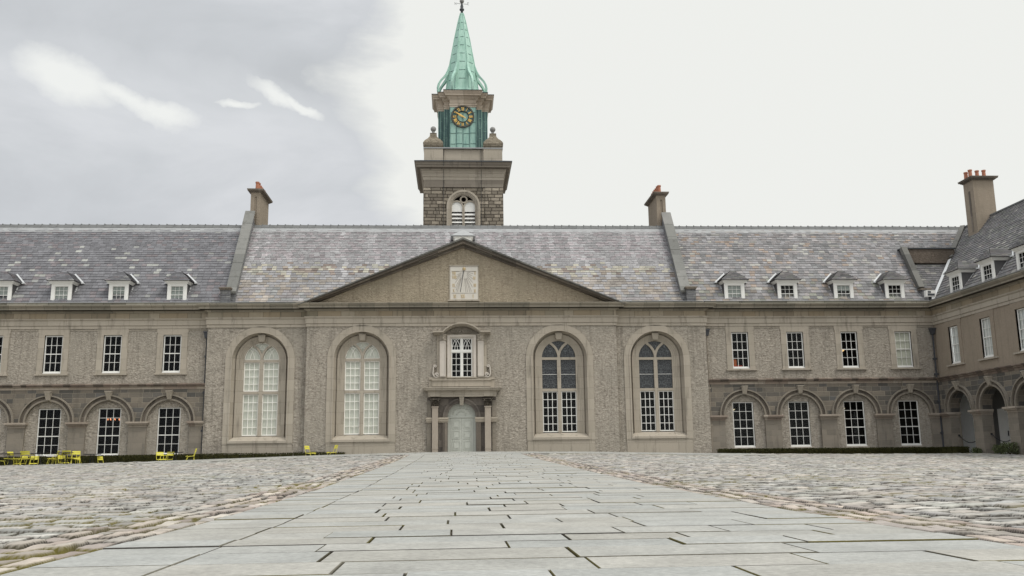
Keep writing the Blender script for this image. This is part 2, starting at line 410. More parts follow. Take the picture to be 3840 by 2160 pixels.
def npmesh(name, V, Fq, mat, tint=None, tri=False):
    me = bpy.data.meshes.new(name); n = len(V); k = Fq.shape[1]
    me.vertices.add(n); me.vertices.foreach_set('co', V.astype('f').ravel())
    me.loops.add(len(Fq)*k); me.loops.foreach_set('vertex_index', Fq.astype('i').ravel())
    me.polygons.add(len(Fq)); me.polygons.foreach_set('loop_start', (np.arange(len(Fq))*k).astype('i')); me.polygons.foreach_set('loop_total', np.full(len(Fq), k, 'i'))
    me.polygons.foreach_set('use_smooth', np.ones(len(Fq), bool))
    if tint is not None:
        at = me.attributes.new('tint', 'FLOAT_COLOR', 'POINT'); at.data.foreach_set('color', np.concatenate([tint, np.ones((n, 1))], 1).astype('f').ravel())
    me.update(); me.validate()
    o = bpy.data.objects.new(name, me); C.objects.link(o); me.materials.append(MATS[mat]); o['kind'] = 'structure'
    return o
def earth(t, P):
    n = t.noise(P, 6, 5); n2 = t.noise(P, .8, 4)
    return t.mix(t.maprange(n2, .4, .6), t.mix(n, (.06, .05, .035), (.13, .11, .08)), (.10, .10, .035)), n
material('earth', earth, .95, bump=.02)
def far_ground(t, P):
    x, y, z = t.xyz(P)
    r1, r2, mask = cells(t, x, y, .3, .17, .02, .5)
    c = t.ramp(r1, [(0, (.22, .21, .20)), (.5, (.34, .32, .30)), (1, (.42, .40, .37))])
    return t.mix(mask, c, (.08, .075, .05)), t.m('SUBTRACT', 1., mask)
material('distant_cobble', far_ground, .9, bump=.02)
# base sheet reaching far beyond the buildings
gx = np.concatenate([np.linspace(-420, -50, 8), np.linspace(-44, 44, 67), np.linspace(50, 420, 8)]); gy = np.concatenate([np.linspace(-420, -70, 8), np.linspace(-62, 20, 70), np.linspace(30, 420, 8)])
X, Y = np.meshgrid(gx, gy); Z = G(X, Y)-.055
nx, ny = len(gx), len(gy); I = np.arange(nx*ny).reshape(ny, nx)
Fq = np.stack([I[:-1, :-1], I[:-1, 1:], I[1:, 1:], I[1:, :-1]], -1).reshape(-1, 4)
npmesh('ground', np.stack([X, Y, Z], -1).reshape(-1, 3), Fq, 'distant_cobble')

# cobbles: domed setts laid in wandering courses, finer nearer the place where one stands
def cobble_height(x, y):
    wx = x+.10*(vnoise(x, y, .9, 1)-.5)+.05*(vnoise(x, y, 3.1, 2)-.5); wy = y+.16*(vnoise(x, y, .7, 3)-.5)+.05*(vnoise(x, y, 2.7, 4)-.5)
    side = x > (XL+XR)/2
    edge = np.where(side, x-XR, XL-x)
    bandm = edge < .78
    ang = np.where(side, radians(24), radians(-4))
    u = np.where(bandm, wy, wx*np.cos(ang)+wy*np.sin(ang)); v = np.where(bandm, np.where(side, wx-XR, XL-wx), -wx*np.sin(ang)+wy*np.cos(ang))
    H = np.where(bandm, .195, .235); W = np.where(bandm, .42, .36)
    r = v/H; row = np.floor(r); fv = r-row; zone = np.where(bandm, 50., 0)+np.where(side, 500., 0)
    uu = u/W+hsh(row, zone, 5)*9; c = np.floor(uu); fu = uu-c; j0 = hsh(c, row, 6+zone)*.45; left = fu < j0
    cid = np.where(left, c-1, c)
    lo = np.where(left, (hsh(c-1, row, 6+zone)*.45)-1, j0); hi = np.where(left, j0, 1+hsh(c+1, row, 6+zone)*.45)
    L = (hi-lo)*W; t = (fu-lo)*W
    du = np.minimum(t, L-t); dv = np.minimum(fv, 1-fv)*H
    gapn = .010+.018*vnoise(x, y, 4., 15); su = np.clip((du-gapn)/.038, 0, 1); sv = np.clip((dv-gapn)/.032, 0, 1)
    dome = (1-(1-su)**2.6)*(1-(1-sv)**2.6)
    r1 = hsh(cid, row, 11+zone); r2 = hsh(cid, row, 12+zone); r3 = hsh(cid, row, 13+zone)
    tilt = (r2-.5)*.055*(t/L-.5)+(r3-.5)*.05*(fv-.5)
    fine = (vnoise(x, y, 6, 7)-.5)*.016+(vnoise(x, y, 19, 8)-.5)*.005+(vnoise(x, y, 47, 18)-.5)*.003
    lift = r1**2*.024
    h = -.036+dome*(.027+lift+tilt*.40)+fine*dome*.7
    h = h-np.where(edge < 0, .10, 0)
    return h, dome, r1, r2, r3, cid, row, bandm
def cobble_field(name, a0, a1, r0, r1):
    na = int((a1-a0)/.115); nr = int(math.log(r1/r0)/.0024)
    A = np.radians(np.linspace(a0, a1, na)); Rr = r0*np.exp(np.linspace(0, math.log(r1/r0), nr))
    AA, RR = np.meshgrid(A, Rr); X = np.sin(AA)*RR; Y = -52+np.cos(AA)*RR
    h, dome, q1, q2, q3, cid, row, bm_ = cobble_height(X, Y)
    Z = G(X, Y)+h
    pal = np.array([(.36, .35, .33), (.42, .41, .385), (.38, .355, .33), (.30, .30, .29), (.45, .44, .415), (.36, .36, .335), (.40, .375, .345), (.34, .335, .33)])*np.array([.965, .94, .905])
    palw = np.array([(.42, .38, .34), (.44, .41, .37), (.39, .34, .31), (.37, .355, .33), (.46, .43, .39), (.40, .365, .33), (.41, .37, .345), (.35, .33, .315)])*np.array([.93, .885, .84])
    idx = (q3*7.99).astype(int)
    col = np.where(bm_[..., None], palw[idx], pal[idx])*(.72+.46*q2[..., None])*(.80+.30*vnoise(X, Y, 6, 9)[..., None]+.08*(vnoise(X, Y, 31, 19)[..., None]-.5))
    pk = vnoise(X, Y, .35, 21); col = col*(1+(pk[..., None]-.5)*np.array([.05, -.01, -.03]))
    moss = np.clip((vnoise(X, Y, .9, 14)-.58)*4+(bm_*.30), 0, 1)[..., None]
    jc = np.array([.036, .030, .023])*(1-moss)+np.array([.105, .088, .016])*moss
    k = np.clip((dome-.74)/.22+.45*(vnoise(X, Y, 11, 17)[...]-.5), 0, 1)[..., None]
    col = jc*(1-k)+col*k
    keep = (((X < XL+.25) | (X > XR-.25)) & ((Y < -9.1) | ((np.abs(X) > 15.1) & (Y < -1.6))) & (X > -33) & (X < 27.9))
    I = np.arange(na*nr).reshape(nr, na); Fq = np.stack([I[:-1, :-1], I[:-1, 1:], I[1:, 1:], I[1:, :-1]], -1)
    kf = keep[:-1, :-1] & keep[1:, :-1] & keep[:-1, 1:] & keep[1:, 1:]
    Fq = Fq[kf]
    used = np.unique(Fq); mp = -np.ones(na*nr, int); mp[used] = np.arange(len(used))
    V = np.stack([X, Y, Z], -1).reshape(-1, 3)[used]
    npmesh(name, V, mp[Fq], 'cobble', col.reshape(-1, 3)[used])
cobble_field('cobbled_yard', -46, -1.0, 2.0, 57)
cobble_field('cobbled_yard', 1.0, 46, 2.0, 57)

# granite paving: the path and the strip in front of the hall
def paving(name, rows, tint_fn):
    mb = MB()
    for (x0, x1, y0, y1, gp, gr) in rows:
        tc_ = tint_fn(x0, y0); mb.tint = tc_
        dz = random.choice((-.001, 0, .001, .002, .003, .006))+random.uniform(-.001, .001)
        a0, a1, b0, b1 = x0+gp, x1-gp, y0+gr, y1-gr
        zt = [g(a0, b0)+dz, g(a1, b0)+dz, g(a0, b1)+dz, g(a1, b1)+dz]
        xs = [a0, a1, a0, a1]; ys = [b0, b0, b1, b1]; e = .004
        top = [(xs[i]+(e if i in (0, 2) else -e), ys[i]+(e if i < 2 else -e), zt[i]) for i in range(4)]
        mid = [(xs[i], ys[i], zt[i]-.005) for i in range(4)]; lowp = [(xs[i], ys[i], zt[i]-.04) for i in range(4)]
        mb.quad(top[0], top[1], top[3], top[2])
        for q in ((0, 1), (1, 3), (3, 2), (2, 0)):
            mb.tint = random.choice([(.060, .052, .030), (.10, .085, .022), (.05, .045, .038), (.15, .14, .11)]); mb.quad(mid[q[0]], mid[q[1]], top[q[1]], top[q[0]]); mb.quad(lowp[q[0]], lowp[q[1]], mid[q[1]], mid[q[0]])
    o = mb.build(name, 'granite'); o['kind'] = 'structure'; return o
def gt(x0, y0):
    b = random.uniform(.295, .335); w_ = random.uniform(-.006, .010)
    return (b+w_+.006, b+.003, b-.020-w_)
rows = []; yv = -50.6; rr = random.Random(21)
while yv < -9:
    d = rr.uniform(.42, .58); xv = XL+.70+rr.uniform(-.012, .012)
    rows.append((XL, xv, yv, yv+d, .0035, .003))
    wide = .008 if yv < -20 else .010
    first = True; x1 = xv
    while x1 < XR-.01:
        nx1 = x1+rr.uniform(.5, 1.35)
        if nx1 > XR-.45: nx1 = XR
        rows.append((x1, nx1, yv, yv+d, rr.choice((.003, .006, wide, wide)), rr.choice((.0025, .004, .006, .009)))); x1 = nx1
    yv += d
paving('granite_path', rows, gt)
ybase = yv
rows = []; yv = ybase
while yv < -1.2:
    d = rr.uniform(.5, .7); x1 = -15.0
    while x1 < 15:
        nx1 = x1+rr.uniform(.7, 1.6); rows.append((x1, nx1, yv, yv+d, .005, .005)); x1 = nx1
    yv += d
paving('granite_forecourt', rows, gt)
# dark moss and grit bed under the slabs
gx = np.linspace(XL+.0, XR, 12); gy = np.linspace(-51, -.8, 110); X, Y = np.meshgrid(gx, gy)
def bed(name, gx, gy, off, mat):
    X, Y = np.meshgrid(gx, gy); Z = G(X, Y)+off; nx, ny = len(gx), len(gy); I = np.arange(nx*ny).reshape(ny, nx)
    return npmesh(name, np.stack([X, Y, Z], -1).reshape(-1, 3), np.stack([I[:-1, :-1], I[:-1, 1:], I[1:, 1:], I[1:, :-1]], -1).reshape(-1, 4), mat)
bed('path_bed', np.linspace(XL-.02, XR+.02, 12), np.linspace(-51, ybase-.01, 110), -.014, 'earth')
bed('forecourt_bed', np.linspace(-15.2, 16, 40), np.linspace(ybase, -.7, 26), -.016, 'earth')

# ------------------------------------------------------------------ building pieces
def sash(par, x0, x1, z0, z1, y, cols, rows, tf=ident, rail=True, blind=None, fw=.055, bw=.022, sillh=.0, name='window', label=None, mat='white_paint'):
    mb = MB(tf); fo = .05
    mb.box(x0, x0+fw, y, y+fo, z0, z1); mb.box(x1-fw, x1, y, y+fo, z0, z1)
    mb.box(x0+fw, x1-fw, y, y+fo, z1-fw, z1); mb.box(x0+fw, x1-fw, y, y+fo, z0, z0+fw*1.3)
    if sillh: mb.box(x0-.01, x1+.01, y-.05, y+fo, z0-sillh, z0-.002)
    gx0, gx1, gz0, gz1 = x0+fw, x1-fw, z0+fw*1.3, z1-fw
    zm = (gz0+gz1)/2
    for i in range(1, cols):
        xc = gx0+(gx1-gx0)*i/cols; mb.box(xc-bw/2, xc+bw/2, y+.012, y+.038, gz0, gz1)
    for j in range(1, rows):
        zc = gz0+(gz1-gz0)*j/rows
        if rail and (j == rows//2 if rows % 2 == 0 else j == rows//2):
            mb.box(gx0, gx1, y+.004, y+.046, zc-.024, zc+.024)
        else: mb.box(gx0, gx1, y+.010, y+.040, zc-bw/2, zc+bw/2)
    o = mb.build(name, mat, par, label)
    p = MB(tf); p.quad((gx0, y+.03, gz0), (gx1, y+.03, gz0), (gx1, y+.03, gz1), (gx0, y+.03, gz1)); p.build('pane', 'window_glass', o)
    if blind:
        bt, frac = blind; b = MB(tf); zb = gz1-(gz1-gz0)*frac; n = 14; pts = []
        for k in range(n+1):
            xx = gx0+(gx1-gx0)*k/n; pts.append((xx, y+.075+(.012*math.sin(k*2.4) if bt == 'curtain' else 0)))
        for a, c in zip(pts, pts[1:]): b.quad((a[0], a[1], zb), (c[0], c[1], zb), (c[0], c[1], gz1), (a[0], a[1], gz1))
        b.build(bt, 'curtain_cloth' if bt == 'curtain' else 'blind_cloth', o)
    return o
ARCHI = [(0, 7.90), (.05, 7.90), (.05, 8.06), (.085, 8.08), (.085, 8.34), (.12, 8.37), (.15, 8.42), (.15, 8.46), (.03, 8.47)]
CORN = [(.03, 8.77), (.08, 8.78), (.10, 8.84), (.20, 8.88), (.22, 8.905), (.44, 8.915), (.44, 9.02), (.47, 9.03), (.53, 9.10), (.56, 9.14), (.56, 9.175), (.0, 9.19)]
STRINGP = [(.12, 4.50), (.15, 4.50), (.16, 4.60), (.22, 4.64), (.23, 4.71), (.30, 4.73), (.30, 4.78), (.0, 4.84)]
def entablature(par, path, skip=()):
    m = MB(); m.sweep(ARCHI, path, skip); m.build('architrave', 'surround_stone', par)
    m = MB(); m.sweep([(.03, 8.47), (.03, 8.77)], path, skip or (99,)); m.build('frieze', 'frieze_stone', par)
    m = MB(); m.sweep(CORN[5:]+[], path, skip); co = m.build('cornice', 'coping_cornice', par)
    m = MB(); m.sweep(CORN[3:6], path, skip or (99,)); m.build('soffit', 'soffit_shade', co)
    m = MB(); m.sweep(CORN[:4], path, skip or (99,)); m.build('bed_moulding', 'coping_cornice', co)
flat('soffit_shade', (.055, .048, .038), .95, var=.4)  # near-black soffit colour: the shade under the projecting cornice is painted in
ashlar('coping_cornice', [(0, (.20, .185, .15)), (.5, (.28, .25, .20)), (1, (.33, .295, .235))], 1.1, 4, .010, (.05, .045, .04), .006, edge=.8)

SL = 1.418                                        # roof pitch
def slate_tint(kind, u, v):
    r = random.random(); q = random.random()
    if kind == 'left':
        base = (.165, .163, .172); 
        if r < .11 and 2.6+math.sin(u*.8)*.8 < v < 3.9+math.sin(u*.5): base = (.31, .31, .29)
        elif r < .03: base = (.25, .25, .24)
        elif r < .18: base = (.185, .165, .170)
        k = .80+.36*q+.10*(v/6.8)
    elif kind == 'hall':
        base = (.27, .263, .265)
        t = max(0, 1-abs(v-2.75)/.65)
        if v < 2.0 and r < .5: base = (.26, .235, .21)
        if v < 1.3 and r < .75: base = random.choice([(.275, .24, .205), (.25, .232, .23), (.285, .255, .225), (.23, .23, .225)])
        if r < t*.85: base = random.choice([(.34, .315, .26), (.20, .165, .145), (.38, .36, .30), (.26, .225, .19), (.30, .29, .25)])
        if v > 3.6 and r < .35: base = (.28, .255, .26)
        k = .84+.32*q
    elif kind == 'right':
        base = random.choice([(.27, .262, .265), (.285, .265, .26), (.21, .208, .208), (.25, .24, .24)])
        if r < .05: base = (.34, .33, .305)
        elif r < .13: base = (.30, .245, .205)
        if v < 1.9 and r > .5: base = random.choice([(.26, .23, .20), (.25, .25, .215), (.21, .205, .205)])
        k = .74+.44*q
    else:
        base = random.choice([(.150, .146, .148), (.170, .158, .156), (.155, .155, .143), (.135, .131, .133)]); k = .8+.4*q
        if r < .05: base = (.26, .25, .23)
    return tuple(c*k for c in base)
def slates(par, u0, u1, kind, o0, du, dv, L, lim=None, name='roof', w0=.37, h0=.27, taper=.55, tf=ident, sx=0, streak=False):
    """real slates laid on a plane: origin o0, du along the eaves, dv up the slope (unit vectors). lim(v)->(u0,u1)"""
    du = Vector(du); dv = Vector(dv); n = du.cross(dv).normalized()
    if n.z < 0: n = -n
    o0 = Vector(o0); mb = MB(tf); v = 0; row = 0
    def pt(u, v, h): return tuple(o0+du*u+dv*v+n*h)
    sv = random.Random(3)
    while v < L-.03:
        k = 1-(1-taper)*(v/L if L > 2 else 0); H = h0*k; W = w0*(.5+.5*k); v1 = min(v+H, L)
        a, b = lim((v+v1)/2) if lim else (u0, u1)
        u = a-(row % 2)*W*.5-random.random()*.06
        while u < b:
            ww = W*random.uniform(.80, 1.22); ua = max(u, a); ub = min(u+ww, b)
            if ub-ua > .03:
                gp = .004; hh = .020+random.uniform(0, .014); sk = random.uniform(-.007, .007); lo = v-random.uniform(0, .014)
                tt = slate_tint(kind, u+sx, v)
                if streak:
                    st = vnoise(np.array([(u+sx)*3.1]), np.array([v*.33]), 1., 31)[0]; st2 = vnoise(np.array([(u+sx)*9.]), np.array([v*.5]), 1., 33)[0]
                    f_ = 1+max(0, st-.48)*.75+(st2-.5)*.16; tt = tuple(c*f_ for c in tt)
                mb.tint = tt
                A = pt(ua+gp, lo+sk, hh); B = pt(ub-gp, lo-sk, hh+random.uniform(-.003, .004)); Cc = pt(ub-gp, v1+.03, .004); D = pt(ua+gp, v1+.03, .004)
                mb.quad(A, B, Cc, D)
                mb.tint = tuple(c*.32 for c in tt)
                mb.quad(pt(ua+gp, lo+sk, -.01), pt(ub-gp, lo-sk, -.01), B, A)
            u += ww
        v = v1; row += 1
    o = mb.build(name, 'slate', par)
    b_ = MB(tf)
    lf = lim or (lambda q: (u0, u1))
    for k_ in range(16):
        va, vb = L*k_/16, L*(k_+1)/16; a, b = lf((va+vb)/2-.01), lf((va+vb)/2+.01)
        b_.quad(pt(a[0], va, -.02), pt(a[1], va, -.02), pt(a[1], vb, -.02), pt(a[0], vb, -.02))
    b_.build('roof_boards', 'dark_room', o)
    return o
SW = 1.182; WX = 33.27; KV = SL/SW      # wing roof pitch, ridge x, valley dx per dy
SNW = Vector((1, 0, SW)).normalized(); RLW = (WX-28.55)*math.sqrt(1+SW*SW)
SN = Vector((0, 1, SL)).normalized(); RL = (4.2-.25)*math.sqrt(1+SL*SL)
def ridge(par, x0, x1, tf=ident, lead=True):
    m = MB(tf); z = 9.35+SL*3.95; x = x0
    while x < x1-.02:
        xe = min(x+.47, x1); zz = z+random.uniform(-.01, .012)
        m.hexa([(x+.01, 4.2-.17, zz-.17), (xe, 4.2-.17, zz-.17), (x+.01, 4.2+.17, zz-.17), (xe, 4.2+.17, zz-.17), (x+.01, 4.2-.02, zz+.07), (xe, 4.2-.02, zz+.055), (x+.01, 4.2+.02, zz+.07), (xe, 4.2+.02, zz+.055)])
        m.box(x, x+.05, 4.2-.05, 4.2+.05, zz+.04, zz+.10)
        x = xe
    o = m.build('ridge', 'ridge_tile', par)
    if lead:
        m = MB(tf); m.quad((x0, 4.2-.36, z-.36*SL+.03), (x1, 4.2-.36, z-.36*SL+.03), (x1, 4.2-.16, z-.16*SL+.05), (x0, 4.2-.16, z-.16*SL+.05)); m.build('ridge_flashing', 'lead', par)
def parapet(par, path, skip=()):
    m = MB(); m.sweep([(.10, 9.19), (.10, 9.37), (-.28, 9.37), (-.28, 9.15)], path, skip); m.build('gutter_parapet', 'lichen_stone', par)
    m = MB(); m.sweep([(.13, 9.372), (.13, 9.40), (-.30, 9.40), (-.30, 9.372)], path, skip); m.build('gutter_lead', 'lead', par)
def dormer(par, x0, x1, side, tf=ident, blind=None, sc=1., slt='wing', label=None, SL=SL):
    """hipped dormer: front wall just behind the gutter, cheeks and a small slated roof running back into the slope"""
    yf, zb, zt, ze = .42, 9.37, 10.56, 10.72; m = MB(tf); cx = (x0+x1)/2
    yr = lambda z: .25+(z-9.35)/SL
    wdt = .19
    m.box(x0, x0+wdt, yf, yf+.08, zb, zt); m.box(x1-wdt, x1, yf, yf+.08, zb, zt); m.box(x0+wdt, x1-wdt, yf, yf+.08, zt-.13, zt)
    # moulded eaves on three sides
    for e, z0, z1 in ((.05, zt, zt+.06), (.10, zt+.06, zt+.11), (.14, zt+.11, ze)):
        m.box(x0-e, x1+e, yf-e, yr(zt)+.1, z0, z1)
    o = m.build('dormer', 'white_paint', par, label)
    c = MB(tf)
    for xx in (x0+.01, x1-.01):
        c = MB(tf); c.poly([(xx, yf+.08, zb), (xx, yf+.08, zt), (xx, yr(zt)+.05, zt)])
        c.poly([(xx-.02 if xx > cx else xx+.02, yf+.08, zb), (xx-.02 if xx > cx else xx+.02, yf+.08, zt), (xx-.02 if xx > cx else xx+.02, yr(zt)+.05, zt)]); c.build('cheek', 'cheek_slate', o)
    # roof
    zr = 11.33; e = .22; ex0, ex1, ey = x0-e, x1+e, yf-e; hx = .11; fy = ey+.42
    m = MB(tf); rows = 7
    def lerp(a, b, t): return tuple(a[i]+(b[i]-a[i])*t for i in range(3))
    A, B = (ex0, ey, ze), (ex1, ey, ze); Ct, Dt = (cx-hx, fy, zr), (cx+hx, fy, zr)
    Bk1, Bk0 = (cx+hx, yr(zr)+.05, zr), (cx-hx, yr(zr)+.05, zr); E1, E0 = (ex1, yr(ze)+.02, ze), (ex0, yr(ze)+.02, ze)
    for (p, q, r_, s_) in ((A, B, Dt, Ct), (B, E1, Bk1, Dt), (E0, A, Ct, Bk0)):
        nrm = (Vector(q)-Vector(p)).cross(Vector(s_)-Vector(p)).normalized()
        if nrm.z < 0: nrm = -nrm
        for k in range(rows):
            t0, t1 = k/rows, (k+1)/rows
            a = Vector(lerp(p, s_, t0)); b = Vector(lerp(q, r_, t0)); c1 = Vector(lerp(q, r_, t1)); d = Vector(lerp(p, s_, t1))
            nn = max(1, int((b-a).length/.26))
            for i in range(nn):
                f0, f1 = i/nn, (i+1)/nn; tt = slate_tint(slt, 0, 1); m.tint = tt
                a_, b_ = a.lerp(b, f0)+nrm*.03, a.lerp(b, f1)+nrm*.03; c_, d_ = d.lerp(c1, f1)+nrm*.004, d.lerp(c1, f0)+nrm*.004
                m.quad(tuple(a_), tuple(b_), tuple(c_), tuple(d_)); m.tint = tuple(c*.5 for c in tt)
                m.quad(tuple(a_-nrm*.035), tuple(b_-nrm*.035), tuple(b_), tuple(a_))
    m.tint = (.10, .10, .105); m.box(cx-hx, cx+hx, fy, yr(zr)+.05, zr-.02, zr+.015)
    m.build('dormer_roof', 'slate', o)
    # lead valleys where the dormer roof and cheeks meet the slope
    for sx_ in (-1, 1):
        m = MB(tf); xe = ex1 if sx_ > 0 else ex0; xc = cx+sx_*hx
        m.bar((xe+sx_*.07, yr(ze)-.02, ze+.05), (xc+sx_*.10, yr(zr)-.05, zr+.03), .085, .03, (0, -SL, 1))
        m.box(min(xe, xe+sx_*.16), max(xe, xe+sx_*.16), yr(ze)-.16, yr(ze)+.02, ze-.03, ze+.045)
        xs = x1 if sx_ > 0 else x0
        m.build('valley', 'lead_pale', o)
        m = MB(tf); m.bar((xs+sx_*.05, yf+.02, 9.40+.14), (xs+sx_*.05, yr(10.45), 10.48), .075, .03, (0, -SL, 1)); m.build('flashing', 'lead_pale', o)
    wz1 = zt-.13
    s_ = MB(tf); xa, xb = x0+wdt, x1-wdt; y = yf+.03; zc0 = zb+.03; fr = .03
    for q in ((xa, xa+fr, zc0, wz1), (xb-fr, xb, zc0, wz1)): s_.box(q[0], q[1], y, y+.03, q[2], q[3])
    s_.box(xa+fr, xb-fr, y, y+.03, wz1-fr, wz1); s_.box(xa+fr, xb-fr, y, y+.03, zc0, zc0+fr*1.3)
    for i in (1, 2): xc = xa+fr+(xb-xa-2*fr)*i/3; s_.box(xc-.008, xc+.008, y+.006, y+.024, zc0+fr, wz1-fr)
    for j in (1, 2, 3):
        zc = zc0+(wz1-zc0)*j/4; hh = .016 if j == 2 else .008; s_.box(xa+fr, xb-fr, y+.004, y+.026, zc-hh, zc+hh)
    s_.build('sash', 'white_paint', o)
    p = MB(tf); p.quad((xa, y+.02, zc0), (xb, y+.02, zc0), (xb, y+.02, wz1), (xa, y+.02, wz1)); p.build('pane', 'window_glass', o)
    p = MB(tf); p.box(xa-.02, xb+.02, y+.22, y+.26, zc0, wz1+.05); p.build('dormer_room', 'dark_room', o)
    if blind:
        zbl = wz1-(wz1-zc0)*blind; p = MB(tf); p.quad((xa+.02, y+.06, zbl), (xb-.02, y+.06, zbl), (xb-.02, y+.06, wz1), (xa+.02, y+.06, wz1)); p.build('blind', 'dormer_blind', o)
    return o
flat('lead_pale', (.56, .57, .57), .55)
flat('dormer_blind', (.33, .35, .33), .8)

def lower_arcade(par, tf, xs0, xs1, centers, pier_x, wins, open_=False, ends=None):
    """dark ashlar arcade with moulded arches, keystones and imposts; blind (with a window in each) or open"""
    ro = 1.17; sp = 2.73; yp = -.13
    m = MB(tf); holes = [arch(c, sp, ro, -.35, 20) for c in centers]
    outer = [(xs0, -.35)]
    # piers between the openings: build the sheet as one outline that steps round every opening
    pts = [(xs0, 4.52), (xs1, 4.52), (xs1, 2.73)]
    o2 = [(xs0, sp), (xs0, 4.52), (xs1, 4.52), (xs1, sp)]
    for c in reversed(centers): o2 += [(c+ro, sp)]+[(c+ro*cos(pi*k/20), sp+ro*sin(pi*k/20)) for k in range(1, 20)]+[(c-ro, sp)]
    m.prism_y(o2, yp, 0 if not open_ else .5)
    m.build('arcade_wall', 'dark_ashlar', par)
    edges = [xs0]+[e for c in centers for e in (c-ro, c+ro)]+[xs1]
    dp = 0 if not open_ else .5
    for a, b in zip(edges[::2], edges[1::2]):
        if b-a > .05: m = MB(tf); m.box(a, b, yp, dp-.002, -.35, 2.45); m.build('pier', 'pier_stone', par)
    for a, b in zip(edges[::2], edges[1::2]):
        if b-a < .05: continue
        l = 0 if a == xs0 else .10; r = 0 if b == xs1 else .10
        m = MB(tf)
        for o_, z0, z1 in ((.03, 2.44, 2.49), (.02, 2.49, 2.55), (.12, 2.55, 2.63), (.20, 2.63, 2.73)):
            m.box(a-l*o_*6.5, b+r*o_*6.5, yp-o_, dp-.004, z0, z1)
        m.build('impost', 'impost_stone', par)
    for i, c in enumerate(centers):
        def ring_(m, r0, r1, y0): m.band([(c-r1*cos(pi*k/28), sp+.002+r1*sin(pi*k/28)) for k in range(29)], [(c-r0*cos(pi*k/28), sp+.002+r0*sin(pi*k/28)) for k in range(29)], y0, yp+.05)
        m = MB(tf); ring_(m, 1.405, 1.475, yp-.14); a = m.build('arch_moulding', 'pier_stone', par)
        m = MB(tf); ring_(m, ro+.075, 1.403, yp-.04); m.build('arch_stones', 'arch_dark', a)
        m = MB(tf); ring_(m, ro-.02, ro+.073, yp-.075); m.build('inner_moulding', 'pier_stone', a)
        kx = c+.02; m = MB(tf)
        m.hexa([(kx-.11, yp-.13, 3.93), (kx+.11, yp-.13, 3.93), (kx-.11, yp, 3.93), (kx+.11, yp, 3.93), (kx-.165, yp-.26, 4.36), (kx+.165, yp-.26, 4.36), (kx-.165, yp, 4.36), (kx+.165, yp, 4.36)])
        m.box(kx-.18, kx+.18, yp-.28, yp, 4.36, 4.40)
        for q in (-.06, .06): m.hexa([(kx+q-.02, yp-.15, 3.95), (kx+q+.02, yp-.15, 3.95), (kx+q-.02, yp-.1, 3.95), (kx+q+.02, yp-.1, 3.95), (kx+q*1.4-.025, yp-.285, 4.35), (kx+q*1.4+.025, yp-.285, 4.35), (kx+q*1.4-.02, yp-.1, 4.35), (kx+q*1.4+.02, yp-.1, 4.35)])
        m.build('keystone', 'surround_stone', a)
ashlar('string_stone', [(0, (.07, .058, .048)), (.4, (.13, .105, .085)), (.75, (.20, .15, .12)), (1, (.26, .22, .18))], .45, 9, .006, (.05, .04, .035), .01)
ashlar('impost_stone', [(0, (.24, .19, .155)), (.5, (.33, .28, .225)), (1, (.40, .35, .29))], 2.1, 5, .006, (.1, .09, .07), .008)
def surround(mb, c, y0=-.035):
    w = .83
    mb.band([(c-w, 5.40), (c-w, 7.66), (c-w-.035, 7.66), (c-w-.035, 7.89), (c, 7.89), (c+w+.035, 7.89), (c+w+.035, 7.66), (c+w, 7.66), (c+w, 5.40)],
            [(c-.50, 5.40), (c-.50, 7.55), (c-.50, 7.551), (c-.499, 7.552), (c, 7.552), (c+.499, 7.552), (c+.50, 7.551), (c+.50, 7.55), (c+.50, 5.40)], y0, .12)

def make_range(root, tf, x0, x1, low, up, specs, kind, arc_c):
    m = MB(tf)
    holes = [rect(c-.50, c+.50, 5.42, 7.55) for c in up]+[rect(c-.615, c+.615, .90, 3.50) for c in low]
    m.panel(rect(x0, x1, -.4, 7.92), holes, 0, .16); m.build('wall', 'roughcast', root)
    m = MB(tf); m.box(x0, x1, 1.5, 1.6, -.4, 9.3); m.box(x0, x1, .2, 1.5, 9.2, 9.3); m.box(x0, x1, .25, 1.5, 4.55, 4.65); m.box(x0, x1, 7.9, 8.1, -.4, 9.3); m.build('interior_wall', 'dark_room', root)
    m = MB(tf); zz = -.0
    m = MB(tf); m.sweep(STRINGP[3:], [(x0, 0), (x1, 0)]); st_ = m.build('string_course', 'string_stone', root)
    m = MB(tf); m.sweep(STRINGP[:4]+[(.0, 4.63)], [(x0, 0), (x1, 0)]); m.build('lower_moulding', 'impost_stone', st_)
    lower_arcade(root, tf, x0, x1, arc_c, None, low)
    for c in up:
        m = MB(tf); surround(m, c); o = m.build('window_surround', 'surround_stone', root)
        m = MB(tf); m.box(c-.90, c+.90, -.10, .10, 5.31, 5.398); m.build('sill', 'surround_stone', o)
        s = specs.get(('u', round(c, 2)), None)
        sash(root, c-.485, c+.485, 5.47, 7.53, .055, 3, 4, tf, blind=s, sillh=.05)
    for c in low:
        sash(root, c-.605, c+.605, .96, 3.49, .07, 3, 5 if False else 5, tf, rail=True, fw=.05, sillh=.06)
        m = MB(tf); m.box(c-.72, c+.72, -.05, .10, .82, .895); m.build('sill', 'surround_stone', root)
    # thin fillets of render line between the surrounds
    m = MB(tf); cuts = [x0]+[q for c in up for q in (c-.87, c+.87)]+[x1]
    for a, b in zip(cuts[::2], cuts[1::2]):
        if b-a > .1: m = MB(tf); m.box(a+.004, b-.004, -.03, .0-.001, 7.80, 7.835); m.build('fillet', 'surround_stone', root)

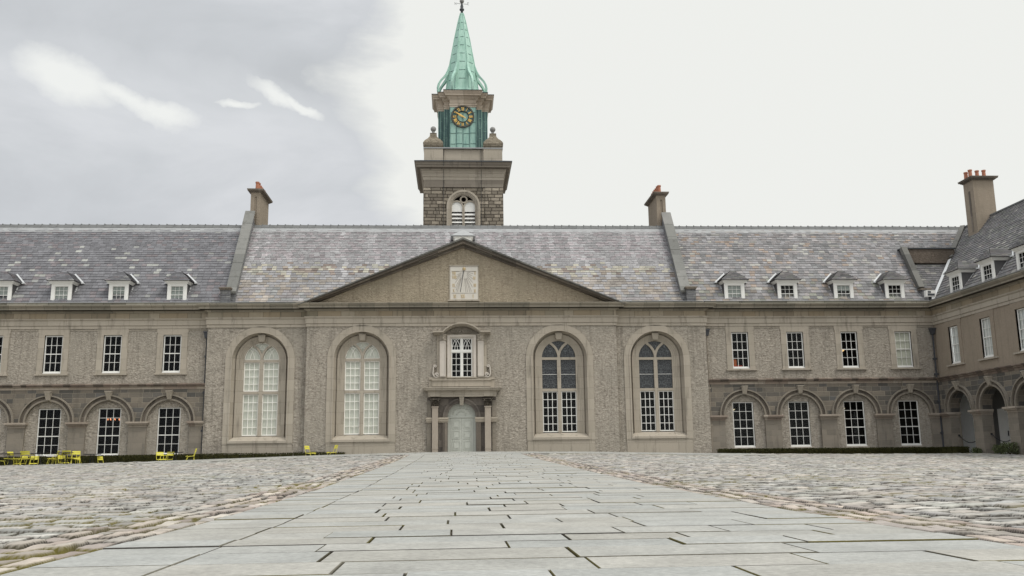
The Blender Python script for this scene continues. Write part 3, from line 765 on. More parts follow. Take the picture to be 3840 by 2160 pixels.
# ---- left range
LB = thing('residential_range', 'long roughcast building with dormers standing left of the tall arched windows, yellow chairs in front', 'building', (-23, 0, 0))
lows = [-28.68, -25.46, -22.24, -19.02, -15.80]; ups = [-28.8, -25.55, -22.31, -19.11, -15.84]
make_range(LB, ident, -31.5, -13.85, lows, ups, {}, 'left', [-28.72, -25.52, -22.30, -19.07, -15.80])
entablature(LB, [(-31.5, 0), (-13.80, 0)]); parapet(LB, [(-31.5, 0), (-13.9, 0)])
slates(LB, -31.5, -13.0, 'left', (0, .25, 9.35), (1, 0, 0), SN, RL, sx=0)
ridge(LB, -31.5, -13.05)
m = MB(); m.quad((-31.5, 4.2, 14.93), (-13.0, 4.2, 14.93), (-13.0, 8.1, 9.35), (-31.5, 8.1, 9.35)); m.build('rear_roof', 'ridge_tile', LB)
m = MB(); m.poly([(-31.5, .25, 9.2), (-31.5, 8.1, 9.2), (-31.5, 4.2, 14.93)]); m.box(-31.6, -31.5, 0, 8.1, -.4, 9.3); m.build('end_wall', 'roughcast', LB)
for x0, x1, b, lb in ((-28.8, -27.7, None, None), (-26.15, -25.05, .5, None), (-22.87, -21.74, .97, None), (-19.68, -18.60, .42, None), (-16.42, -15.33, .9, None)): dormer(LB, x0, x1, 1, blind=b, slt='left')
# ---- right range
RB = thing('residential_range', 'long roughcast building with four dormers right of the tall arched windows, reaching the corner', 'building', (21.5, 0, 0))
make_range(RB, ident, 14.5, 28.3, [16.53, 19.81, 23.09, 26.33], [16.58, 19.86, 23.11, 26.38], {('u', 26.38): ('blind', 1.)}, 'right', [16.58, 19.86, 23.14, 26.40])
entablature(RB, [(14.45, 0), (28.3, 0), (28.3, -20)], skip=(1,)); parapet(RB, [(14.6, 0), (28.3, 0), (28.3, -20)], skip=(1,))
def rlim(v):
    y = .25+v*SN.y; z = 9.35+v*SN.z
    return (13.9, 28.55+(y-.25)*KV) if z > 12.45 else (13.9, 28.12)
slates(RB, 0, 0, 'right', (0, .25, 9.35), (1, 0, 0), SN, RL, lim=rlim)
ridge(RB, 13.9, 33.1)
m = MB(); m.quad((13.9, 4.2, 14.93), (32.5, 4.2, 14.93), (32.5, 8.1, 9.35), (13.9, 8.1, 9.35)); m.build('rear_roof', 'ridge_tile', RB)
for x0, x1, b, lb in ((15.97, 17.18, 1, None), (19.19, 20.38, None, None), (22.63, 23.82, .35, None), (25.79, 26.96, None, None)): dormer(RB, x0, x1, 1, blind=b, slt='wing')
# lower slated slope set back beside the corner valley, below a rendered upstand
slates(RB, 0, 0, 'wing', (0, .55, 9.35), (1, 0, 0), SN, 3.4, lim=lambda v: (28.3, 28.75+v*SN.z/SW), name='lower_roof')
# ---- side wing on the right
WG = thing('residential_wing', 'side building running forward at the right, with open arches below its windows', 'building', (28.3, -8, 0))
wu = [2.11, 5.30, 8.50, 11.7, 14.9]; wc = [2.25, 5.44, 8.63, 11.82, 15.0]
m = MB(wing_tf); m.panel(rect(0, 19, 4.52, 7.92), [rect(c-.50, c+.50, 5.42, 7.55) for c in wu], 0, .16); m.build('wall', 'render', WG)
m = MB(wing_tf); m.sweep(STRINGP, [(0, 0), (19, 0)]); m.build('string_course', 'string_stone', WG)
lower_arcade(WG, wing_tf, 0, 17.2, wc, None, None, open_=True)
for c in wu:
    m = MB(wing_tf); surround(m, c); o = m.build('window_surround', 'render', WG)
    m = MB(wing_tf); m.box(c-.90, c+.90, -.10, .10, 5.31, 5.398); m.build('sill', 'surround_stone', o)
    sash(WG, c-.44, c+.44, 5.47, 7.53, .055, 3, 4, wing_tf, blind=('curtain', 1.), sillh=.05)
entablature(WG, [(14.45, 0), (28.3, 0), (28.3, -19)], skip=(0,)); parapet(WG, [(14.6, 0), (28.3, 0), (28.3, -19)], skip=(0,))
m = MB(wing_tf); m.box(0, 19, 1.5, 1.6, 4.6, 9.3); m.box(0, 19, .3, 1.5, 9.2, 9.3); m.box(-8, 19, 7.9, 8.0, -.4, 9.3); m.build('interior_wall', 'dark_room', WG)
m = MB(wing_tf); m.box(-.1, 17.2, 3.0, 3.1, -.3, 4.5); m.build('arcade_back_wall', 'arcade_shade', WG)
m = MB(wing_tf); m.box(-.12, -.02, .0, 3.1, -.3, 4.5); m.build('arcade_end_wall', 'plaster', WG)
m = MB(wing_tf); m.box(-.1, 17.2, .3, 3.1, 4.46, 4.5); m.build('arcade_ceiling', 'plaster', WG)
m = MB(wing_tf); m.box(-.1, 17.2, -.3, 3.1, -.36, .28); m.build('arcade_floor', 'pier_stone', WG)
m = MB(wing_tf); m.box(.75, 1.75, 2.90, 2.99, .28, 2.9); d = m.build('door', 'cream_paint', WG)
m = MB(wing_tf); m.box(1.62, 1.66, 2.85, 2.9, 1.35, 1.65); m.build('handle', 'black_iron', d)
m = MB(wing_tf); m.box(2.0, 2.8, 2.93, 2.99, .28, 2.9); m.build('doorway', 'dark_room', WG)
slates(WG, 0, 0, 'wing', (28.55, 0, 9.35), (0, -1, 0), SNW, RLW, lim=lambda v: (-.25-v*SNW.x/KV, 19))
m = MB(wing_tf); z = 9.35+SW*(WX-28.55); m.box(-4.1, 19, WX-28.3-.08, WX-28.3+.08, z-.03, z+.06); m.build('ridge', 'ridge_tile', WG)
m = MB(wing_tf); m.quad((-4.2, 4.97, 14.93), (19, 4.97, 14.93), (19, 9.6, 9.35), (-8, 9.6, 9.35)); m.build('rear_roof', 'ridge_tile', WG)
for k, s0 in enumerate((1.50, 4.72, 7.92, 11.1)): dormer(WG, s0, s0+1.18, -1, wing_tf, slt='wing', SL=SW)
m = MB(); vp = lambda y, dz: (28.55+(y-.25)*KV, y, 9.35+(y-.25)*SL+dz)
m.bar(vp(.30, .10), vp(2.5, .06), .17, .05, (-.7, -.7, 1)); m.build('valley_lead', 'lead_pale', WG)
m = MB(); m.bar(vp(2.4, .10), vp(4.15, .12), .30, .24, (-.7, -.7, .8)); m.build('valley_coping', 'coping_dark', WG)
m = MB(); m.bar((28.16, .72, 10.26), (28.16, 2.42, 13.14), .36, .30, (0, -SL, 1)); m.build('recess_coping', 'coping_dark', RB)
m = MB(); m.box(27.95, 28.62, .35, 1.1, 10.12, 10.20); m.build('kneeler_cap', 'dark_stone', RB); m = MB(); m.box(28.05, 28.52, .42, 1.1, 9.4, 10.12); m.build('kneeler', 'slate_hung', RB)
# rendered upstand and its coping on the right range
m = MB(); m.box(28.3, 31.45, 2.38, 3.0, 12.2, 13.10); m.build('upstand', 'dark_render', RB)
m = MB(); m.box(28.0, 31.5, 2.30, 3.05, 13.10, 13.17); m.build('upstand_lead', 'grey_iron', RB)

# ------------------------------------------------------------------ the hall with the pediment
HL = thing('great_hall', 'tall roughcast hall with a pediment, a sundial, an ornate doorway and four big arched windows', 'building', (.4, -.6, 0))
WC = [(-10.88, -.3), (-5.22, -.6), (5.91, -.6), (11.56, -.3)]
SPW = 6.05
for (a, b, y, cs) in ((-13.85, -8.3, -.3, [-10.88]), (-8.3, 9.2, -.6, [-5.22, 5.91]), (9.2, 14.5, -.3, [11.56])):
    m = MB(); holes = [arch(c, SPW, 1.56, 1.5, 28) for c in cs]
    if y == -.6: holes.append(arch(.36, 2.78, .80, -.39, 16)); holes.append(rect(-.30, 1.05, 4.98, 7.28))
    m.panel(rect(a, b, -.4, 7.92), holes, y, .36)
    for xx in (a, b):
        o = .3 if (y == -.6) or abs(xx) > 13 else 0
        if o: m.quad((xx, y, -.4), (xx, y+o+.02, -.4), (xx, y+o+.02, 7.92), (xx, y, 7.92))
    m.build('wall', 'roughcast', HL)
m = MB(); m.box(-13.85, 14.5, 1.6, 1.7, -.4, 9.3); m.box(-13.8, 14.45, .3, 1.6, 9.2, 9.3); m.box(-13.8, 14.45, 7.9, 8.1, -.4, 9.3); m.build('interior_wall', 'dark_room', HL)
hp = [(-13.85, .3), (-13.85, -.3), (-8.3, -.3), (-8.3, -.6), (9.2, -.6), (9.2, -.3), (14.5, -.3), (14.5, .3)]
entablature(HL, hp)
parapet(HL, [(-13.85, -.0), (-8.4, -.0)]); parapet(HL, [(9.3, -.0), (14.5, -.0)])

def tall_window(c, y, dark):
    R = 1.91; sp = SPW
    m = MB(); m.band(arch(c, sp, R, 1.5, 30), arch(c, sp, 1.58, 1.5, 30), y-.05, y+.03)
    m.band(arch(c, sp, 1.62, 1.62, 30), arch(c, sp, 1.54, 1.62, 30), y-.085, y+.02)
    m.box(c-R, c-1.58, y-.05, y+.03, 1.47, 1.5) if 0 else None
    o = m.build('window_surround', 'surround_stone', HL)
    m = MB(); m.loft(arch(c, sp, 1.555, 1.55, 30), y-.05, arch(c, sp, 1.50, 1.70, 30), y+.20); m.loft(arch(c, sp, 1.50, 1.70, 30), y+.20, arch(c, sp, 1.42, 1.75, 30), y+.42); m.build('niche', 'surround_stone', o)
    m = MB()
    m.band(arch(c, sp, 1.47, 1.78, 30), arch(c, sp, 1.40, 1.78, 30), y+.40, y+.5); m.band(arch(c, sp, 1.385, 1.78, 30), arch(c, sp, 1.26, 1.78, 30), y+.28, y+.5)
    m.band(arch(c, sp, 1.27, 1.80, 30), arch(c, sp, 1.17, 1.80, 30), y+.31, y+.5)
    m.band(arch(c, sp, 1.18, 1.84, 30), arch(c, sp+.0, 1.08, 1.84, 30), y+.345, y+.5)
    # stone backing between the mouldings and the lights
    rin = .965; A = arch(c, sp+.0, 1.10, 1.85, 30); B = arch(c, 6.10, rin, 1.85, 30)
    m.band(A, B, y+.37, y+.52); m.build('moulded_frame', 'surround_stone', o)
    m = MB(); m.hexa([(c-.15, y+.16, 7.12), (c+.15, y+.16, 7.12), (c-.15, y+.4, 7.12), (c+.15, y+.4, 7.12), (c-.2, y+.08, 7.46), (c+.2, y+.08, 7.46), (c-.2, y+.4, 7.46), (c+.2, y+.4, 7.46)])
    m.box(c-.215, c+.215, y+.06, y+.4, 7.46, 7.50); m.build('keystone', 'surround_stone', o)
    m = MB(); m.hexa([(c-1.62, y-.10, 1.47), (c+1.62, y-.10, 1.47), (c-1.40, y+.5, 1.47), (c+1.40, y+.5, 1.47), (c-1.62, y-.10, 1.60), (c+1.62, y-.10, 1.60), (c-1.36, y+.42, 1.86), (c+1.36, y+.42, 1.86)])
    m.box(c-R-.0, c-1.622, y-.06, y+.03, 1.46, 1.499); m.box(c+1.622, c+R, y-.06, y+.03, 1.46, 1.499); m.build('sill', 'surround_stone', o)
    m = MB(); m.box(c-R+.02, c+R-.02, y-.03, y+.02, -.3, 1.455); m.box(c-R-.005, c+R+.005, y-.045, y+.02, 1.40, 1.457); m.build('apron', 'surround_stone', o)
    # mullion, transoms, Y tracery
    m = MB(); ym = y+.36; mw = .105; zt = 6.07; rr_ = .965
    m.box(c-mw, c+mw, ym, ym+.12, 1.86, zt)
    m.box(c-rr_, c+rr_, ym+.005, ym+.115, 5.98, 6.12); m.box(c-rr_, c+rr_, ym+.005, ym+.115, 4.19, 4.34)
    for sg in (-1, 1):
        pts = []
        for k in range(40):
            a = pi*k/78; px = c+sg*(rr_-rr_*cos(a)); pz = 6.10+rr_*sin(a)*1.0
            if hypot(px-c, pz-6.10) > rr_+.03: break
            pts.append((px, pz))
        strip(m, pts, .135 if dark else .12, ym+.010+.004*sg, ym+.115+.002*sg)
    m.build('mullion', 'surround_stone', o)
    # glazing
    yg = ym+.07; m = MB(); fb = .045
    for (x0, x1) in ((c-rr_, c-mw), (c+mw, c+rr_)):
        for (z0, z1, nr) in (((1.90, 4.18, 5), (4.35, 5.975, 4)) if not dark else ((1.90, 4.18, 5),)):
            m.box(x0, x0+fb, yg, yg+.04, z0, z1); m.box(x1-fb, x1, yg, yg+.04, z0, z1); m.box(x0+fb, x1-fb, yg, yg+.04, z1-fb, z1); m.box(x0+fb, x1-fb, yg, yg+.04, z0, z0+fb*1.2)
            for i in (1, 2): xc = x0+fb+(x1-x0-2*fb)*i/3; m.box(xc-.016, xc+.016, yg+.006, yg+.03, z0+fb, z1-fb)
            for j in range(1, nr): zc = z0+(z1-z0)*j/nr; m.box(x0+fb, x1-fb, yg+.004, yg+.034, zc-.016, zc+.016)
        if dark:
            m.box(x0, x1, yg+.004, yg+.02, 5.14, 5.16)
    def inside(px, pz, side):
        if pz < 6.12 or hypot(px-c, pz-6.10) > rr_-.0: return False
        d = hypot(px-(c+side*rr_), pz-6.10)         # Y arc of this side
        return (px-c)*side > 0 and d < rr_+.02 and abs(px-c) > mw
    for side in (-1, 1):
        if dark: break
        a, b = (c+side*mw, c+side*rr_); wl = abs(b-a)
        m.box(min(a, b), max(a, b), yg, yg+.03, 6.12, 6.15)
        for r0, segs in ((.60*wl, (a, b)),):
            for st, dr in ((a, side), (b, -side), (a+side*wl*.36, side), (b-side*wl*.36, -side)):
                pts = []; cxx = st+dr*wl*.78 if st in (a, b) else st+dr*wl*.95; rad = abs(cxx-st)
                for k in range(30):
                    t_ = pi/2*k/29; px = cxx-dr*rad*cos(t_); pz = 6.13+rad*sin(t_)
                    if st in (a, b) : px -= 0
                    if k > 0 and not inside(px, pz, side): break
                    pts.append((px, pz))
                if len(pts) > 2: strip(m, pts, .022, yg, yg+.028)
        ring = arc(c, 6.10, rr_-.02, pi/2-side*.02, 0 if side > 0 else pi, 12); strip(m, ring, .03, yg, yg+.028)
    if not dark:
        strip(m, [(c, 6.35), (c-.36, 6.98)], .02, yg, yg+.028); strip(m, [(c, 6.35), (c+.36, 6.98)], .02, yg, yg+.028)
        strip(m, [(c-.2, 6.72), (c+.2, 6.72)], .02, yg, yg+.028); strip(m, [(c-.13, 6.8), (c, 7.0), (c+.13, 6.8)], .018, yg, yg+.028)
    m.build('glazing_bars', 'white_paint' if dark else 'cream_paint', o)
    m = MB(); yy = yg+.035
    lo = rect(c-rr_, c+rr_, 1.88, 4.2 if dark else 6.10)
    m.poly([(x, yy, z) for x, z in lo]); m.build('pane', 'window_glass', o)
    m = MB(); zt0 = 4.2 if dark else 6.10
    pl = [(c-rr_, zt0), (c+rr_, zt0)]+[(c+rr_*cos(pi*k/24), 6.10+rr_*sin(pi*k/24)) for k in range(25)]
    m.poly([(x, yy-.004, z) for x, z in pl]); m.build('stained_light' if dark else 'pane', 'stained_glass' if dark else 'window_glass', o)
    if not dark:
        m = MB(); pl = [(c-rr_, 1.88), (c+rr_, 1.88)]+[(c+rr_*cos(pi*k/24), 6.10+rr_*sin(pi*k/24)) for k in range(25)]
        m.poly([(x, yy+.05, z) for x, z in pl]); m.build('blind', 'hall_blind', o)
flat('hall_blind', (.66, .65, .58), .9, var=.05)
for (c, y), dk in zip(WC, (False, False, True, True)): tall_window(c, y, dk)

# pediment
m = MB(); base = 9.19; ax, az_ = .46, 12.83
m.prism_y([(-7.95, base-.02), (8.87, base-.02), (ax, 12.60)], -.6, -.2); m.build('tympanum', 'roughcast_fine', HL)
harl('roughcast_fine', (.25, .205, .15), (.47, .40, .30), (.33, .29, .21))
def off(d): return [(-8.78+d*.9, 9.06), (ax, az_+.10-d*1.16), (9.72-d*.9, 9.06)]
rk = None
for (d0, d1, y0, mt) in ((.0, .09, -1.18, 'coping_dark'), (.092, .155, -1.10, 'dark_cornice'), (.157, .27, -1.04, 'dark_stone'), (.272, .33, -.84, 'dark_cornice'), (.332, .42, -.74, 'dark_stone')):
    m = MB(); m.band(off(d0), off(d1), y0, -.55); o_ = m.build('raking_cornice' if rk is None else 'moulding', mt, rk or HL); rk = rk or o_
ashlar('dark_cornice', [(0, (.09, .08, .068)), (.5, (.15, .135, .11)), (1, (.22, .20, .165))], 1.1, 9, .008, (.04, .04, .035), .006)
m = MB()
for sx_, xe in ((-1, -8.78), (1, 9.72)):
    m.poly([(xe, -1.1, 9.10), (ax, -1.1, az_+.11), (ax, (az_-9.35)/SL+.35, az_+.11), (xe, .26, 9.12)])
m.build('pediment_roof', 'lead', HL)
# sundial
m = MB(); m.box(-.27, 1.30, -.66, -.55, 9.40, 11.35); sdl = m.build('sundial', 'sundial_plate', HL, 'cream stone sundial with gilt numerals in the pediment')
m = MB(); m.box(-.33, -.27, -.64, -.57, 9.40, 11.40); m.box(1.30, 1.36, -.64, -.57, 9.40, 11.40); m.box(-.33, 1.36, -.70, -.57, 11.355, 11.42); m.box(-.40, 1.40, -.78, -.57, 9.30, 9.395); m.build('stone_frame', 'surround_stone', sdl)
def numeral(mb, txt, cx, cz, h, y0, y1, ang=0, sw=None, th=.16):
    """roman numerals from strokes"""
    wd = {'I': .34, 'V': .66, 'X': .66}; tot = sum(wd[c] for c in txt)*h*(sw or 1); u = -tot/2; ca, sa = cos(ang), sin(ang); t = h*th
    def L(a, b, t_):
        A = (cx+a[0]*ca-a[1]*sa, y0, cz+a[0]*sa+a[1]*ca); B = (cx+b[0]*ca-b[1]*sa, y0, cz+b[0]*sa+b[1]*ca)
        d = Vector((B[0]-A[0], B[2]-A[2])).normalized(); n = Vector((-d.y, d.x))*t_/2
        mb.hexa([(A[0]-n.x, y0, A[2]-n.y), (A[0]+n.x, y0, A[2]+n.y), (A[0]-n.x, y1, A[2]-n.y), (A[0]+n.x, y1, A[2]+n.y), (B[0]-n.x, y0, B[2]-n.y), (B[0]+n.x, y0, B[2]+n.y), (B[0]-n.x, y1, B[2]-n.y), (B[0]+n.x, y1, B[2]+n.y)])
    for ch in txt:
        w_ = wd[ch]*h*(sw or 1); c0 = u+w_/2; e = w_*.36
        if ch == 'I': L((c0, -h/2), (c0, h/2), t)
        elif ch == 'V': L((c0-e, h/2), (c0, -h/2), t); L((c0, -h/2), (c0+e, h/2), t*.6)
        else: L((c0-e, h/2), (c0+e, -h/2), t); L((c0-e, -h/2), (c0+e, h/2), t*.6)
        u += w_
m = MB(); y0, y1 = -.675, -.655
for txt, x, z in (('VII', -.06, 10.94), ('VIII', -.04, 10.71), ('IX', -.08, 10.23), ('X', -.08, 9.93), ('XI', -.02, 9.60), ('XII', .44, 9.60), ('I', 1.03, 9.60), ('II', 1.13, 9.91), ('III', 1.13, 10.24), ('IV', 1.11, 10.65), ('V', 1.15, 10.94)):
    numeral(m, txt, x, z, .19 if z > 9.8 else .21, y0, y1, 0, .8, .15)
m.build('numeral', 'gilt_paint', sdl)
m = MB()
for x1_, z1_ in ((-.2, 11.02), (.12, 10.84), (.1, 10.72), (.02, 10.55), (0, 10.37), (.02, 10.1), (.06, 9.95), (.12, 9.86), (.3, 9.84), (.62, 9.84), (.72, 9.84), (.86, 9.84), (.94, 9.88), (1.0, 10.12), (1.0, 10.4), (1.02, 10.6), (.98, 10.78), (1.04, 10.92), (1.2, 11.04)):
    a = Vector((.50, 11.06)); b = Vector((x1_, z1_)); p = a.lerp(b, .35); strip(m, [tuple(p), tuple(b)], .012, -.668, -.655)
m.box(-.2, 1.22, -.668, -.655, 11.05, 11.065); m.box(-.2, 1.22, -.668, -.655, 9.775, 9.787); m.build('hour_line', 'dark_stone', sdl)
m = MB(); m.bar((.50, -.66, 11.08), (.30, -1.0, 9.80), .035, .035); m.build('gnomon', 'black_iron', sdl)
m = MB(); m.lathe(.52, -.66, [(.08, 11.12), (.10, 11.20), (.06, 11.28)], 8); m.build('sun_emblem', 'gilt_paint', sdl)

# hall roof, ridge, ventilator behind the pediment
slates(HL, -12.55, 13.4, 'hall', (0, .25, 9.35), (1, 0, 0), SN, RL, h0=.235, w0=.36, streak=True)
ridge(HL, -12.5, 13.35)
m = MB(); m.quad((-13, 4.2, 14.93), (13.6, 4.2, 14.93), (13.6, 8.1, 9.35), (-13, 8.1, 9.35)); m.build('rear_roof', 'ridge_tile', HL)
m = MB(); m.box(-.02, 1.02, 2.35, 3.4, 12.9, 13.78); m.box(-.10, 1.10, 2.27, 3.5, 13.78, 13.84); vt = m.build('ventilator', 'cream_paint', HL)
m = MB(); q = [(-.26, 2.12, 13.86), (1.26, 2.12, 13.86), (1.26, 3.8, 13.86), (-.26, 3.8, 13.86)]; t0, t1 = (.44, 2.75, 14.34), (.58, 3.7, 14.34)
m.quad(q[0], q[1], t0, t0) if 0 else m.poly([q[0], q[1], (.58, 2.75, 14.34), (.44, 2.75, 14.34)]); m.poly([q[1], q[2], (.58, 3.9, 14.34), (.58, 2.75, 14.34)]); m.poly([q[3], q[0], (.44, 2.75, 14.34), (.44, 3.9, 14.34)]); m.poly([(.44, 2.75, 14.34), (.58, 2.75, 14.34), (.58, 3.9, 14.34), (.44, 3.9, 14.34)]); m.poly(q)
m.build('ventilator_roof', 'lead', vt)

# gable copings and chimneys between the roofs
def coping(par, x, sgn):
    m = MB(); t = [(.38, 10.16), (4.2, 15.74), (8.1, 10.0)]
    m.hexa([(x-.25, .38, 9.3), (x+.25, .38, 9.3), (x-.25, 4.2, 14.7), (x+.25, 4.2, 14.7), (x-.25, .38, 10.06), (x+.25, .38, 10.06), (x-.25, 4.2, 15.64), (x+.25, 4.2, 15.64)])
    m.hexa([(x-.25, 4.2, 14.7), (x+.25, 4.2, 14.7), (x-.25, 8.1, 9.3), (x+.25, 8.1, 9.3), (x-.25, 4.2, 15.6), (x+.25, 4.2, 15.6), (x-.25, 8.1, 10.), (x+.25, 8.1, 10.)])
    a = m.build('gable_wall', 'slate_hung', par)
    m = MB(); n = 6; P0 = Vector((0, .24, 9.98)); P1 = Vector((0, 4.3, 15.86)); d = (P1-P0)/n
    for k in range(n):
        p = P0+d*k; q = P0+d*(k+1)*.999; j = random.uniform(-.008, .008)
        q = p+(q-p)*.985
        m.hexa([(x-.30, p.y, p.z-.02+j), (x+.30, p.y, p.z-.02+j), (x-.30, q.y, q.z-.02+j), (x+.30, q.y, q.z-.02+j), (x-.30, p.y-.05, p.z+.10+j), (x+.30, p.y-.05, p.z+.10+j), (x-.30, q.y-.05, q.z+.10+j), (x+.30, q.y-.05, q.z+.10+j)])
    m.build('coping', 'coping_stone', a)
    kx = x-sgn*-.0
    m = MB(); xx = x+sgn*.40
    x0, x1 = min(x-sgn*.0, xx+sgn*.15), max(x-sgn*.0, xx+sgn*.15)
    m.box(x0-.03, x1+.03, -.02, .95, 10.12, 10.20); m.box(x0-.07, x1+.07, -.07, .95, 10.20, 10.27); m.build('kneeler_cap', 'dark_stone', a)
    m = MB(); z = 9.40
    while z < 10.1:
        m.box(x0+random.uniform(0, .01), x1, .03+random.uniform(0, .02), .9, z, z+.085); m.box(x0+.03, x1-.03, .06, .9, z+.085, z+.10); z += .10
    m.build('kneeler', 'slate_hung', a)
ashlar('slate_hung', [(0, (.13, .13, .14)), (.5, (.2, .2, .205)), (1, (.26, .26, .255))], .3, .11, .008, (.05, .05, .05), .01)
coping(HL, -12.80, -1); coping(HL, 13.58, 1)
def chimney(par, x0, x1, y0, y1, zb, zt, pots, alongx=False, slot=True, mat='render'):
    m = MB(); m.box(x0, x1, y0, y1, zb, zt); c = m.build('chimney', mat, par)
    m = MB(); fx = (x1-x0)
    if slot:
        cx = (x0+x1)/2+.02; s0 = zt-.28; s1 = zb+.42 if zt-zb < 3.3 else zt-2.2
        for a, b, z0, z1 in ((x0-.005, cx-.075, zb, zt), (cx+.075, x1+.005, zb, zt), (cx-.075, cx+.075, s0, zt), (cx-.075, cx+.075, zb, s1)): m.box(a, b, y0-.06, y0+.0, z0, z1)
        m.build('panel_rim', mat, c)
    m = MB()
    for e, z0, z1 in ((.06, zt, zt+.05), (.12, zt+.05, zt+.10), (.20, zt+.10, zt+.17), (.22, zt+.17, zt+.21)): m.box(x0-e, x1+e, y0-e-.04, y1+e, z0, z1)
    m.build('chimney_cap', 'dark_stone', c)
    for k in range(pots):
        t = (k+.5)/pots
        px, py = (x0+(x1-x0)*t, (y0+y1)/2) if alongx else ((x0+x1)/2, y0+.15+(y1-y0-.3)*t)
        m = MB(); z = zt+.20; hh = .60+random.uniform(-.03, .04)
        m.lathe(px, py, [(.135, z), (.14, z+.05), (.12, z+.07), (.105, z+hh-.1), (.13, z+hh-.08), (.13, z+hh), (.09, z+hh), (.09, z+hh-.03)], 14); m.build('chimney_pot', 'terracotta', c, smooth=False)
chimney(HL, -12.83, -12.25, 4.45, 7.0, 13.2, 17.18, 6)
chimney(HL, 13.04, 13.62, 4.45, 7.0, 13.2, 17.10, 6)
chimney(WG, 32.32, 33.66, 1.04, 2.1, 12.6, 17.22, 3, alongx=True, slot=False)
m = MB(); m.box(32.295, 32.315, 1.42, 1.58, 14.0, 16.6); m.build('flue_slot', 'dark_stone', bpy.data.objects['chimney.002'])
m = MB(); m.lathe(32.45, 1.9, [(.13, 17.4), (.11, 17.86), (.13, 17.90), (.13, 17.98), (.08, 17.98)], 14); m.build('chimney_pot', 'terracotta', bpy.data.objects['chimney.002'])

# ------------------------------------------------------------------ doorway and window above it (one tall stone composition)

yw = -.6; cx = .37
m = MB()
m.box(-1.55, 2.27, yw-.06, yw+.01, -.35, 3.88)            # dark backing with the arch cut out

m = MB(); m.panel([(-1.55, -.35), (-1.55, 3.88), (2.27, 3.88), (2.27, -.35)], [arch(.36, 2.78, .79, -.34, 20)], yw-.07, .4)
m.quad((-1.55, yw-.07, -.35), (-1.55, yw, -.35), (-1.55, yw, 3.88), (-1.55, yw-.07, 3.88)); m.quad((2.27, yw-.07, -.35), (2.27, yw, -.35), (2.27, yw, 3.88), (2.27, yw-.07, 3.88))
pt = m.build('portal', 'portal_dark', HL, 'carved stone doorway with columns under a projecting cornice')
ashlar('portal_dark', [(0, (.085, .075, .068)), (.5, (.14, .122, .105)), (1, (.20, .175, .15))], .5, .38, .008, (.2, .175, .145), .01)
for x0, x1 in ((-1.28, -.95), (1.64, 1.98)):
    m = MB(); m.box(x0, x1, yw-.34, yw-.075, -.35, 3.30); m.box(x0-.03, x1+.03, yw-.37, yw-.075, 3.30, 3.36); m.box(x0-.015, x1+.015, yw-.355, yw-.075, 1.02, 1.06); m.build('column', 'impost_stone', pt)
    m = MB(); xc = (x0+x1)/2
    m.hexa([(x0, yw-.34, 3.36), (x1, yw-.34, 3.36), (x0, yw-.08, 3.36), (x1, yw-.08, 3.36), (x0-.06, yw-.42, 3.72), (x1+.06, yw-.42, 3.72), (x0-.06, yw-.08, 3.72), (x1+.06, yw-.08, 3.72)])
    m.box(x0-.12, x1+.12, yw-.48, yw-.075, 3.72, 3.80)
    for r_, z_, n_ in ((.0, 3.40, 5), (.03, 3.54, 4)):
        for i in range(n_):
            xx = x0-.01+(x1-x0+.02)*(i+.5)/n_; m.hexa([(xx-.03, yw-.36-r_, z_), (xx+.03, yw-.36-r_, z_), (xx-.03, yw-.33, z_), (xx+.03, yw-.33, z_), (xx-.045, yw-.44-r_, z_+.11), (xx+.045, yw-.44-r_, z_+.11), (xx-.045, yw-.38, z_+.13), (xx+.045, yw-.38, z_+.13)])
    for sx_ in (-1, 1):
        px = xc+sx_*(x1-x0)*.55; m.tube([(px, yw-.50, 3.66+.0), (px, yw-.34, 3.66)], .055, 8)
    m.build('capital', 'carved_stone', pt)
for x0, x1 in ((-1.55, -1.33), (2.05, 2.27)):
    m = MB(); m.box(x0, x1, yw-.13, yw-.072, -.35, 2.48); m.box(x0, x1, yw-.13, yw-.072, 2.76, 3.70); m.build('pilaster', 'pier_stone', pt)
for x0, x1 in ((-.70, -.44), (1.16, 1.42)):
    m = MB(); m.box(x0, x1, yw-.18, yw-.072, -.35, 2.48)
    for i in range(3): xx = x0+.05+i*.075; m.box(xx, xx+.028, yw-.195, yw-.17, -.3, 2.42)
    m.build('inner_pilaster', 'dark_stone', pt)
for x0, x1 in ((-1.60, -1.30), (-.94, -.40), (1.12, 1.63), (1.99, 2.32)):
    m = MB()
    for e, z0, z1 in ((.00, 2.48, 2.55), (.04, 2.55, 2.66), (.08, 2.66, 2.75)): m.box(x0-e*.4, x1+e*.4, yw-.20-e, yw-.071, z0, z1)
    m.build('impost', 'white_trim_stone', pt)
ashlar('carved_stone', [(0, (.07, .06, .05)), (.5, (.16, .14, .11)), (1, (.36, .31, .25))], .07, .06, .02, (.03, .025, .02), .02, edge=.9)
flat('white_trim_stone', (.40, .35, .28), .85)
m = MB()
for r0, r1, y0 in ((.79, .90, yw-.12), (.90, .97, yw-.16), (.97, 1.04, yw-.22)):
    m.band([(.36-r1*cos(pi*k/26), 2.77+r1*sin(pi*k/26)) for k in range(27)], [(.36-r0*cos(pi*k/26), 2.77+r0*sin(pi*k/26)) for k in range(27)], y0, yw-.06)
m.build('arch_moulding', 'portal_dark', pt)
m = MB(); m.hexa([(.27, yw-.24, 3.42), (.45, yw-.24, 3.42), (.27, yw, 3.42), (.45, yw, 3.42), (.22, yw-.34, 3.88), (.50, yw-.34, 3.88), (.22, yw, 3.88), (.50, yw, 3.88)]); m.build('keystone', 'surround_stone', pt)
